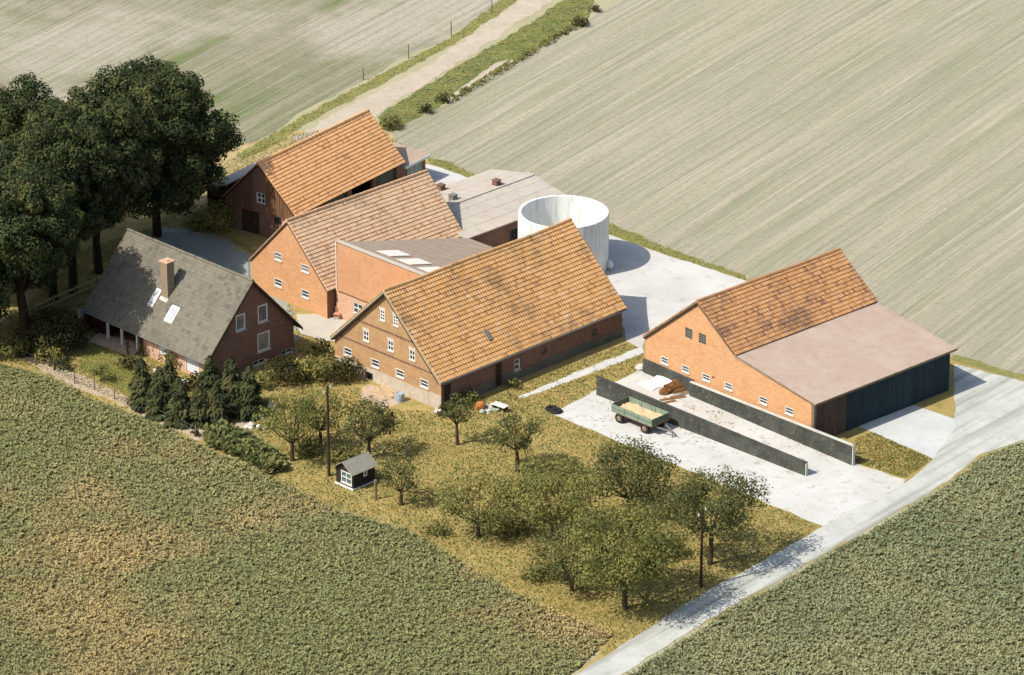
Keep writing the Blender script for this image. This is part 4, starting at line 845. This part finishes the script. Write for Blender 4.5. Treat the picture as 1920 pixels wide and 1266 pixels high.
m = MB(); m.blob((0, 0, .2), (.35, .25, .24), 9, 10, 6, .15); o = m.build('white_stone', STONE, loc=(*(-5.30, -13.78), 0)); tag(o, 'flat white stone at the foot of the barn corner', 'stone')
m = MB(); m.blob((0, 0, .2), (.4, .3, .3), 19, 10, 6, .15); o = m.build('white_stone', STONE, loc=(*(9.47, -6.01), 0)); tag(o, 'white stone at the corner of the barn by the silo', 'stone')
m = MB(); m.lathe([(.001, 0), (.25, 0), (.3, .35), (.22, .4), (.001, .36)], 14); o = m.build('planter', WHITE, loc=(*(-26.10, -6.59), 0)); tag(o, 'white planter among the shrubs before the house front', 'planter')
m = MB(); m.lathe([(.001, 0), (.25, 0), (.3, .35), (.22, .4), (.001, .36)], 14); o = m.build('planter', WHITE, loc=(*(-23.99, -8.71), 0)); tag(o, 'white planter under the second roller shutter of the house', 'planter')

# ------------------------------------------------------------------ trees
def leaf_quads(rng, centre, rad, n, size, up=.35, shell=.55, asp=.62):
    """n leaf clumps in the outer part of an ellipsoid, facing roughly outwards"""
    d = rng.normal(size=(n, 3)); d /= np.linalg.norm(d, axis=1)[:, None]
    rr = (shell + (1.08-shell)*rng.random(n)**.7 + .25*(rng.random(n) > .9)*rng.random(n))[:, None]; P = np.array(centre) + d*np.array(rad)*rr
    nn = d*1.15 + rng.normal(scale=.5, size=(n, 3)) + np.array([0, 0, up]); nn /= np.linalg.norm(nn, axis=1)[:, None]
    t = np.cross(nn, rng.normal(size=(n, 3))); t /= np.linalg.norm(t, axis=1)[:, None]; b = np.cross(nn, t)
    s = (size*(.6+.8*rng.random(n)))[:, None]; a = t*s*.5; c = b*s*.5*asp
    return np.stack([P-a, P-c*.9+nn*s*.08, P+a, P+c*.9+nn*s*.08], 1)

def crown_mesh(name, rng, clumps, dens, size, **k):
    Q = [leaf_quads(rng, c, r, max(12, int(dens*(r[0]*r[1]*r[2])**(2/3))), size, **k) for c, r in clumps]
    return quads_mesh(name, np.concatenate(Q))

def limbs(mb, base, h0, tips, r, rg, n=8):
    """trunk to h0, then limbs bending out to the tips"""
    b = Vector(base); top = b + Vector((rg.uniform(-.04, .04)*h0, rg.uniform(-.04, .04)*h0, h0)); mid = (b+top)/2 + Vector((rg.uniform(-.03, .03)*h0, rg.uniform(-.03, .03)*h0, 0))
    mb.tube(b, mid, r*1.15, r*.9, n, False); mb.tube(mid, top, r*.9, r*.75, n, False)
    for t in tips:
        t = Vector(t); m = top*.45 + t*.55 + Vector((0, 0, -.08*(t-top).length)); rr = r*rg.uniform(.35, .55)
        mb.tube(top - Vector((0, 0, .15*r)), m, rr*1.1, rr*.65, 6, False); mb.tube(m, t, rr*.65, rr*.2, 5, False)

def oak(base, H, rx, label, seed, nclump=34, low=.22, extra=()):
    rng = np.random.default_rng(seed); rg = random.Random(seed); t = empty('oak_tree', base, 0, label, 'tree', 'tall oaks by the house')
    cz = H*(low+1)/2; rz = H*(1-low)/2; clumps = []
    nclump = int(nclump*1.6)
    for i in range(nclump):
        z = -0.95 + 1.9*(i+.5)/nclump; ph = i*2.399 + rg.uniform(-.4, .4); q = math.sqrt(max(0, 1-abs(z)**2.6)); f = rg.uniform(.62, .95); r = rx*rg.uniform(.15, .27)
        clumps.append(((f*rx*q*math.cos(ph), f*rx*q*math.sin(ph), cz+z*rz*.92), (r, r, r*rg.uniform(.6, .85))))
    for i in range(nclump//6): ph = rg.uniform(0, 6.28); d = rg.uniform(0, .45)*rx; r = rx*.4; clumps.append(((d*math.cos(ph), d*math.sin(ph), cz+rg.uniform(-.6, .6)*rz), (r, r, r)))
    for i in range(int(nclump*.6)):
        z = rg.uniform(-.9, .97); ph = rg.uniform(0, 6.28); q = math.sqrt(max(0, 1-abs(z)**2.4)); f = rg.uniform(.9, 1.12); r = rx*rg.uniform(.09, .18); clumps.append(((f*rx*q*math.cos(ph), f*rx*q*math.sin(ph), cz+z*rz*1.02), (r, r, r*1.15)))
    for e in extra: clumps.append(e)
    link('crown', crown_mesh('oak_crown', rng, clumps, 430, .26, shell=.6), OAKL, t)
    m = MB(); limbs(m, (0, 0, 0), H*.35, [c for c, r in clumps[::3]], .34, rg, 10); m.build('trunk', BARK, t, smooth=True); return t
oak((-28.15, 20.27), 14.4, 5.2, 'tallest broad oak standing behind the far corner of the grey roofed house', 1, 68, .17, [((5.2, 0, 9.3), (1.5, 1.5, 1.2)), ((6.1, -.6, 8.4), (1.0, 1.0, .9)), ((4.6, .5, 7.6), (1.4, 1.4, 1.0)), ((5.4, .2, 8.1), (1.2, 1.2, .9)), ((3.2, 0, 5.2), (1.3, 1.3, 1.0))])
oak((-32.12, 12.58), 14.4, 4.3, 'oak whose trunk stands by the end of the rail fence', 2, 54, .28)
oak((-33.74, 8.74), 14.8, 3.9, 'oak rising over the middle of the rail fence', 3, 48, .3)
oak((-35.11, 7.17), 14.2, 3.8, 'narrow oak between its neighbours along the rail fence', 4, 46, .3)
oak((-36.89, 3.14), 14.0, 4.2, 'oak with low hanging boughs beside the rail fence', 5, 50, .22)
oak((-36.28, -3.48), 14.4, 4.2, 'oak nearest the garden fence with high crown over the lawn', 6, 48, .5)
oak((-41.14, -2.19), 14.0, 4.8, 'oak at the end of the row above the fence posts', 9, 50, .13)
oak((-38.61, 17.16), 14.0, 4.4, 'oak standing behind the row of oaks', 7, 48, .2)
oak((-42.29, 7.48), 14.6, 4.6, 'oak mostly cut off at the edge of the grove', 8, 40, .2)

def fruit_tree(base, H, rx, label, seed, mat=FRUITL, dens=95, trunk=.32, lean=0, droop=0, size=.22):
    rng = np.random.default_rng(seed+50); rg = random.Random(seed+50); t = empty('fruit_tree', base, 0, label, 'tree', 'orchard trees')
    h0 = H*trunk; cz = (H+h0)/2; rz = (H-h0)/2; n = max(14, int(11*rx)); clumps = []
    for i in range(n):
        z = -.85+1.75*(i+.5)/n; ph = i*2.399+rg.uniform(-.5, .5); q = math.sqrt(max(.05, 1-z*z)); f = rg.uniform(.5, .9); r = rx*rg.uniform(.24, .38)
        clumps.append(((lean*z+f*rx*q*math.cos(ph), f*rx*q*math.sin(ph), cz+z*rz*.66-droop*f*q), (r, r, r*.75)))
    link('crown', crown_mesh('fruit_crown', rng, clumps, dens*2.3, size*.92, shell=.35), mat, t)
    m = MB(); limbs(m, (0, 0, 0), h0*1.1, [c for c, r in clumps[::2]], .06+.028*H/1.6, rg); m.build('trunk', BARKF, t, smooth=True); return t
fruit_tree((-3.86, -19.06), 4.1, 1.25, 'small slim fruit tree standing closest to the barn corner', 1, FRUITD, 130, .36)
fruit_tree((0.37, -23.48), 4.9, 1.95, 'dark fruit tree with bare stem in open grass below the tyres', 2, FRUITD, 120, .3, .2, .3)
fruit_tree((-7.63, -28.89), 4.4, 1.7, 'drooping fruit tree beside the black garden hut', 3, FRUITD, 105, .2, 0, .5)
fruit_tree((-15.45, -21.73), 5.6, 2.4, 'pale olive fruit tree rising beside the leafy vegetable rows', 4, FRUITL, 80, .22)
fruit_tree((-13.61, -19.15), 4.6, 2.1, 'olive fruit tree just behind the tall utility pole', 5, FRUITL, 85, .22)
fruit_tree((-10.07, -21.20), 4.8, 2.2, 'dense fruit tree behind the garden hut roof', 6, FRUITD, 100, .25)
fruit_tree((-2.28, -33.79), 4.8, 3.0, 'pale wide fruit tree on the orchard edge next to the beet field', 7, FRUITL, 62, .2)
fruit_tree((2.70, -34.53), 6.0, 3.6, 'broad olive fruit tree with forked limbs in the middle of the orchard', 8, FRUITL, 72, .2)
fruit_tree((8.03, -30.65), 5.6, 3.2, 'fruit tree with dark heart near the concrete pad edge', 9, FRUITD, 80, .22)
fruit_tree((13.22, -37.99), 6.8, 3.5, 'tall fruit tree beside the road and the orchard utility pole', 10, FRUITD, 85, .32, .3)
fruit_tree((7.40, -44.54), 7.3, 4.2, 'largest fruit tree at the road end of the orchard', 11, FRUITL, 92, .26)
fruit_tree((3.94, -41.92), 4.6, 2.8, 'low fruit tree squeezed beside the largest orchard tree', 12, FRUITD, 80, .15)

def conifer(base, H, rx, label, seed, mat=CONL):
    rng = np.random.default_rng(seed+90); t = empty('spruce_tree', base, 0, label, 'tree', 'spruces in the house garden')
    n = int(760*H*rx/1.2); u = rng.random(n)**.55; z = H*(1-u)*.97+.12; lay = np.floor(z/.5); ph = rng.random(n)*6.283
    lobes = .72+.2*np.sin(ph*3+lay*1.7+seed)+.22*np.cos(ph*5+lay*2.9)*rng.random(n)+.15*np.sin(lay*2.3+seed); r = rx*1.02*(u**.75)*lobes*(.5+.62*rng.random(n)**.6)
    d = np.stack([np.cos(ph), np.sin(ph), -.35-.25*rng.random(n)], 1); P = np.stack([r*np.cos(ph), r*np.sin(ph), z-.12*r], 1)
    tng = np.stack([-np.sin(ph), np.cos(ph), rng.normal(scale=.3, size=n)], 1); s = (.34*(.6+.7*rng.random(n)))[:, None]
    Q = np.stack([P-d*s*.5, P-tng*s*.26, P+d*s*.6, P+tng*s*.26], 1)
    link('crown', quads_mesh('spruce_crown', Q), mat, t); m = MB(); m.tube((0, 0, 0), (0, 0, H*.96), .1, .02, 7); m.build('trunk', BARK, t); return t
for i, (p, H, r, lb_) in enumerate((((-26.69, -12.48), 4.6, 1.3, 'spruce at the left end of the dark garden group by the soil strip'), ((-25.34, -13.96), 4.4, 1.3, 'spruce behind the fence, second from the bare soil strip'), ((-23.78, -15.44), 4.3, 1.3, 'spruce close behind the fence below the roller shutters'), ((-22.39, -15.62), 3.6, 1.2, 'smaller spruce behind the last fence post'), ((-21.10, -15.44), 3.8, 1.2, 'spruce at the corner of the bare soil and stones'), ((-20.18, -13.04), 5.0, 1.6, 'tall dark spruce before the corner of the brown gable'), ((-18.90, -13.78), 4.3, 1.5, 'spruce nearest the pale boulder'), ((-21.90, -10.88), 3.9, 1.3, 'spruce under the eave corner of the house'), ((-24.93, -10.22), 3.2, 1.1, 'young spruce between the roller shutters and the fence'))):
    conifer(p, H*.86, r*.95, lb_, i)

def shrub(base, H, rx, label, seed, mat=SHRUBD, dens=150, name='shrub', group='garden shrubs', size=.2, nc=None):
    rng = np.random.default_rng(seed+200); rg = random.Random(seed+200); t = empty(name, base, 0, label, 'shrub', group); n = nc or max(7, int(7*rx)); clumps = []
    for i in range(n):
        ph = i*2.399; f = math.sqrt((i+.5)/n)*.72; r = rx*rg.uniform(.34, .5); clumps.append(((f*rx*math.cos(ph), f*rx*math.sin(ph), max(r*.6, H*(.62-.35*f)*rg.uniform(.8, 1.1))), (r, r, min(r, H*.42))))
    link('foliage', crown_mesh('shrub_leaves', rng, clumps, dens*1.9, size*1.1, shell=.6), mat, t)
    m = MB(); limbs(m, (0, 0, 0), H*.25, [c for c, r in clumps[::2]], .05, rg, 6); m.build('stem', BARKF, t); return t
SH = [((-16.60, -8.13), 2.6, 1.7, SHRUBD, 'dark rounded shrub beside the brown gable'), ((-15.10, -7.75), 2.5, 1.3, SHRUBY, 'yellow green shrub between dark shrubs near the barn'), ((-13.60, -8.13), 2.6, 1.5, SHRUBG, 'green shrub in the row leading to the barn'), ((-12.19, -8.13), 2.6, 1.3, SHRUBD, 'dark shrub touching the stone base of the barn'), ((-14.16, -3.87), 2.2, 1.1, SHRUBD, 'dark climbing shrub in the gap between house and barn'),
      ((-18.30, -9.28), 1.6, 1.0, SHRUBG, 'light green bush under the brown gable windows'), ((-36.91, -3.48), 2.3, 1.4, SHRUBG, 'leafy bush at the start of the garden fence'), ((-35.25, -3.48), 1.5, .8, SHRUBD, 'small round bush between two fence posts'), ((-34.08, -4.85), 1.8, 1.1, SHRUBY, 'yellowish bush behind the garden fence'), ((-33.26, -6.01), 1.6, .8, SHRUBD, 'dark bush at the edge of the lawn'),
      ((-30.08, -8.13), 2.0, .9, SHRUBG, 'thin young bush on the lawn by the soil strip'), ((-34.18, -2.19), 3.4, 2.7, SHRUBD, 'large dark bush in the shade of the oaks'), ((-32.64, -1.70), 2.0, 1.2, SHRUBD, 'dark bush in the shade before the concrete pillar'), ((-28.53, -5.63), 1.2, .8, SHRUBD, 'low dark bush at the corner of the terrace'), ((-25.11, -5.63), 2.1, .9, SHRUBG, 'shrub growing up between the two roller shutters'),
      ((-22.96, -9.47), 1.7, 1.1, SHRUBD, 'dark bush below the right roller shutter'), ((-25.79, -8.04), 1.5, 1.0, SHRUBG, 'green bush before the house front wall'), ((-22.90, -11.54), 1.3, .8, SHRUBY, 'small yellow green bush among the dark spruces'), ((-27.71, -6.11), 1.5, .9, SHRUBD, 'dark bush beside the columnar juniper'), ((-23.59, 21.85), 2.9, 1.9, SHRUBY, 'sunlit yellow green bush beside the boarded rear gable'), ((-24.98, 21.63), 1.6, 1.2, SHRUBG, 'green bush at the edge of the gravel yard under the oak'),
      ((-4.60, -14.33), 1.4, .9, SHRUBD, 'dark bush against the shaded corner of the weathered barn'), ((-3.25, -11.92), 1.2, 1.2, SHRUBG, 'green bush along the shaded long wall of the barn'), ((0.08, -9.28), .9, .7, SHRUBG, 'low bush by the shaded barn door'), ((-22.52, -17.62), .7, .45, SHRUBD, 'tiny dark bush beside the last fence post'), ((-32.01, 2.32), 1.0, 1.2, SHRUBR, 'reddish shrub in the flower bed by the pillar'), ((-29.91, 1.31), .9, 1.2, SHRUBR, 'reddish shrub in the flower bed by the veranda posts'),
      ((-10.15, 44.44), 1.1, 1.2, SHRUBG, 'green bush behind the end of the rear barn roof'), ((-7.37, 48.05), .9, .7, SHRUBD, 'dark bush by the pale vegetable patch'), ((-5.95, 50.66), 1.0, .75, SHRUBD, 'round dark bush at the start of the garden path'), ((6.16, 70.55), .8, .9, SHRUBD, 'dark bush at the far end of the garden strip'), ((7.52, 74.35), .8, .6, SHRUBD, 'lone bush in the pale field beyond the garden')]
SH += [((-0.18, -33.30), 1.3, 1.3, SHRUBG, 'low scrub between the pale wide tree and the forked tree'), ((5.77, -34.12), 1.4, 1.4, SHRUBG, 'low scrub under the tree with the dark heart'), ((10.55, -36.95), 1.3, 1.3, SHRUBG, 'low scrub between the largest tree and the tall tree by the road'), ((1.77, -40.13), 1.2, 1.3, SHRUBG, 'low scrub beside the squeezed low fruit tree'), ((-11.99, -22.08), 1.5, 1.3, SHRUBG, 'scrub between the tall pole and the hut'), ((-14.31, -20.49), 1.3, 1.2, SHRUBG, 'scrub under the olive fruit trees near the vegetable rows'), ((-5.07, -33.30), .9, 1.1, SHRUBG, 'low scrub at the field edge of the orchard'), ((3.92, -23.13), .9, 1.2, SHRUBG, 'low scrub in open grass beside the dark fruit tree')]
for i, (p, H, r, mt, lb_) in enumerate(SH): shrub(p, H, r, lb_, i, mt)
def column_shrub(base, H, rx, label, seed, mat):
    rng = np.random.default_rng(seed); t = empty('columnar_shrub', base, 0, label, 'shrub', 'columnar shrubs at the house front'); cl = [((0, 0, H*(i+.5)/6), (rx*(1.1-.12*i), rx*(1.1-.12*i), H/8)) for i in range(6)]
    link('foliage', crown_mesh('column_leaves', rng, cl, 260, .13, shell=.5), mat, t); m = MB(); m.tube((0, 0, 0), (0, 0, H*.8), .05, .02, 6); m.build('stem', BARKF, t)
column_shrub((-27.56, -3.48), 2.5, .36, 'tall dark columnar juniper at the end of the veranda', 301, SHRUBD); column_shrub((-28.53, -3.28), 1.2, .22, 'small reddish columnar shrub on the terrace', 302, SHRUBR); column_shrub((-26.50, -3.87), 1.4, .24, 'reddish columnar shrub before the pink house wall', 303, SHRUBR)

# ------------------------------------------------------------------ stuff: crops, vegetables, grass
def leaf_field(name, poly, dens, nleaf, ll, lw, h, mat, label, cat, seed, clip=(-50, 54, -68, 95), tilt=(.2, .9)):
    rng = np.random.default_rng(seed); xs = [p[0] for p in poly]; ys = [p[1] for p in poly]
    x0, x1, y0, y1 = max(min(xs), clip[0]), min(max(xs), clip[1]), max(min(ys), clip[2]), min(max(ys), clip[3])
    n = int((x1-x0)*(y1-y0)*dens); P = np.stack([rng.uniform(x0, x1, n), rng.uniform(y0, y1, n)], 1); P = P[inside(P, poly)]; n = len(P)
    sc_ = .7+.6*rng.random(n); P = np.repeat(P, nleaf, 0); sc_ = np.repeat(sc_, nleaf); N_ = len(P)
    ph = rng.random(N_)*6.283; ti = rng.uniform(tilt[0], tilt[1], N_); L = ll*sc_*(.7+.5*rng.random(N_))
    d = np.stack([np.cos(ph)*np.cos(ti), np.sin(ph)*np.cos(ti), np.sin(ti)], 1); side = np.stack([-np.sin(ph), np.cos(ph), rng.normal(scale=.35, size=N_)], 1)
    B = np.stack([P[:, 0], P[:, 1], .02+h*sc_*rng.random(N_)*.5], 1) + d*.03; T = B+d*L[:, None]; T[:, 2] -= .15*L; Mi = B+d*(L*.6)[:, None]; w = (lw*sc_)[:, None]*.5
    o = link(name, quads_mesh(name, np.stack([B, Mi-side*w, T, Mi+side*w], 1)), mat); return tag(o, label, cat, kind='stuff')
leaf_field('beet_plants', BEET_L, 30, 5, .18, .12, .24, BEETL, 'leafy beet crop covering the field below the garden fence', 'crop', 1)
leaf_field('beet_plants', BEET_R, 30, 5, .18, .12, .24, BEETR, 'leafy beet crop covering the field across the road', 'crop', 2)
leaf_field('vegetable_rows', [(-21.86, -17.35), (-20.58, -16.44), (-18.56, -18.52), (-16.33, -21.55), (-15.96, -23.57), (-17.12, -24.18), (-19.14, -21.55), (-21.53, -19.42)], 30, 7, .42, .24, .9, VEGD, 'tall leafy vegetable rows between the fence end and orchard', 'vegetables', 3, tilt=(.2, 1.2))
leaf_field('garden_plants', [(-11.36, 44.44), (-11.10, 48.05), (-7.41, 54.92), (1.93, 71.71), (4.89, 77.62), (7.58, 77.62), (6.65, 71.13), (-0.24, 62.03), (-1.41, 60.92), (-5.61, 51.98), (-10.12, 43.43)], 10, 4, .17, .12, .05, VEGL, 'green vegetable plants in the strip garden along the track', 'vegetables', 4, tilt=(0, .45))
leaf_field('garden_hedge_row', [(-5.28, 51.72), (-0.23, 60.64), (4.80, 69.54), (6.37, 72.00), (6.54, 70.55), (4.87, 67.95), (0.00, 59.54), (-4.95, 50.92)], 14, 5, .24, .15, .2, SHRUBG, 'low dark plant row edging the strip garden', 'plants', 5)
leaf_field('straw_litter', [(3.84, -13.69), (6.20, -10.88), (12.79, -10.88), (16.72, -17.35), (13.93, -20.49), (8.40, -15.98), (4.96, -15.98)], 2.2, 2, .16, .07, .0, m_leaf('straw', (150, 122, 82), (120, 92, 60)), 'thin straw litter scattered on the concrete pad by the trailer', 'straw', 15, tilt=(0, .25))
leaf_field('straw_litter', [(9.91, -9.94), (12.86, -8.99), (17.61, -15.07), (22.56, -20.93), (20.33, -20.49), (14.16, -15.07)], 2.2, 2, .16, .07, .0, bpy.data.materials['straw'], 'thin straw litter on the silo floor below the silage heap', 'straw', 16, tilt=(0, .25))
def grass(name, poly, excl, n, h, w, mat, label, seed):
    rng = np.random.default_rng(seed); xs = [p[0] for p in poly]; ys = [p[1] for p in poly]; P = np.stack([rng.uniform(min(xs), max(xs), n), rng.uniform(min(ys), max(ys), n)], 1); ok = inside(P, poly)
    J = P + rng.normal(scale=.13, size=P.shape)
    for e in excl: ok &= ~inside(J, e)
    P = P[ok]; n = len(P); ph = rng.random(n)*6.283; s = np.stack([np.cos(ph), np.sin(ph), 0*ph], 1)*(w*(.5+rng.random(n)))[:, None]*.5; hh = h*(.4+rng.random(n))
    b = np.stack([P[:, 0], P[:, 1], 0*ph], 1); t = b + np.stack([rng.normal(scale=.4, size=n)*hh, rng.normal(scale=.4, size=n)*hh, hh], 1)
    o = link(name, quads_mesh(name, np.stack([b-s, b+s, t+s*.25, t-s*.25], 1)), mat); return tag(o, label, 'grass', kind='stuff')
def rect(o, rz, x0, x1, y0, y1):
    a = R(rz); return [(o[0]+x*math.cos(a)-y*math.sin(a), o[1]+x*math.sin(a)+y*math.cos(a)) for x, y in ((x0, y0), (x1, y0), (x1, y1), (x0, y1))]
FOOT = [rect((-13.05, -5.22), -45, -.05, 11.4, -.05, 18.9), rect((-32, 1), -45, .1, 13.8, .3, 8.7), rect((9.7, -6.45), -48, -.1, 21.5, -.4, 14.4), PADP, ROADP, YARDP, PATHP]
ORCH = [(-21.74, -19.15), (-19.77, -17.35), (-17.46, -14.15), (-15.54, -9.94), (-11.30, -9.09), (-10.02, -12.76), (-5.07, -13.69), (8.45, -1.10), (9.74, -2.19), (9.64, -5.63), (6.22, -9.66), (2.84, -13.96), (21.22, -32.48), (7.63, -49.05), (5.45, -51.84), (6.54, -48.61), (1.40, -43.47), (-3.06, -38.31), (-7.26, -32.48), (-11.63, -29.98), (-15.17, -26.17), (-17.13, -24.01)]
grass('orchard_grass', ORCH, FOOT, 150000, .1, .085, GRASSB, 'golden olive grass of the orchard', 6)
grass('verge_grass', [(-42.31, -0.70), (-38.05, -3.18), (-33.73, -6.79), (-30.37, -10.60), (-24.79, -15.25), (-21.53, -19.42), (-15.18, -25.91), (-11.63, -29.82), (-11.68, -30.49), (-15.14, -26.77), (-21.46, -20.49), (-24.69, -16.53), (-30.25, -11.92), (-37.78, -5.63), (-42.19, -1.70)], [], 16000, .13, .1, GRASSB, 'dry grass strip along the beet field below the garden fence', 7)
grass('verge_grass', [(24.34, -18.16), (25.73, -16.90), (29.57, -21.64), (27.40, -24.61), (24.09, -22.08)], [], 6000, .09, .11, GRASSB, 'grass patch beside the shed forecourt', 8)
grass('verge_grass', [(-23.06, 37.92), (-18.14, 46.75), (-12.53, 55.99), (-5.25, 67.67), (-0.49, 79.13), (1.23, 79.13), (-5.22, 65.39), (-12.02, 54.24), (-16.35, 47.27), (-19.66, 40.91), (-22.12, 36.94)], [], 22000, .12, .12, GRASSG, 'green grass verge along the sandy track', 9)
grass('verge_grass', [(-7.09, 37.43), (-4.86, 36.33), (-3.29, 33.78), (1.74, 30.90), (7.88, 22.76), (12.60, 17.38), (18.01, 12.15), (18.15, 10.86), (12.34, 16.05), (7.62, 20.50), (3.46, 27.95), (-3.50, 32.69), (-6.84, 36.21)], [], 24000, .1, .12, GRASSG, 'grass verge between the concrete yard and the pale field', 10)
grass('yard_grass', [(-41.42, -1.50), (-37.96, 3.34), (-33.99, 17.16), (-28.50, 22.19), (-23.44, 36.94), (-17.98, 43.17), (-11.76, 45.47), (-7.99, 38.17), (-11.50, 36.94), (-22.45, 20.50), (-20.14, 17.16), (-16.15, 3.34), (-13.93, -1.70), (-11.70, -8.71), (-15.52, -10.41), (-17.49, -13.69), (-20.23, -15.98), (-25.25, -15.25), (-28.83, -11.35), (-33.75, -6.59)], FOOT + [GRAVP, COURTP, TERRP, rect((-20.1, 9.5), -45, -.1, 19, 0, 14.7), rect((-22.9, 22.1), -35, -2.2, 7.2, 0, 18)], 130000, .09, .085, GRASSB, 'grass around the house and the rear barn', 11)
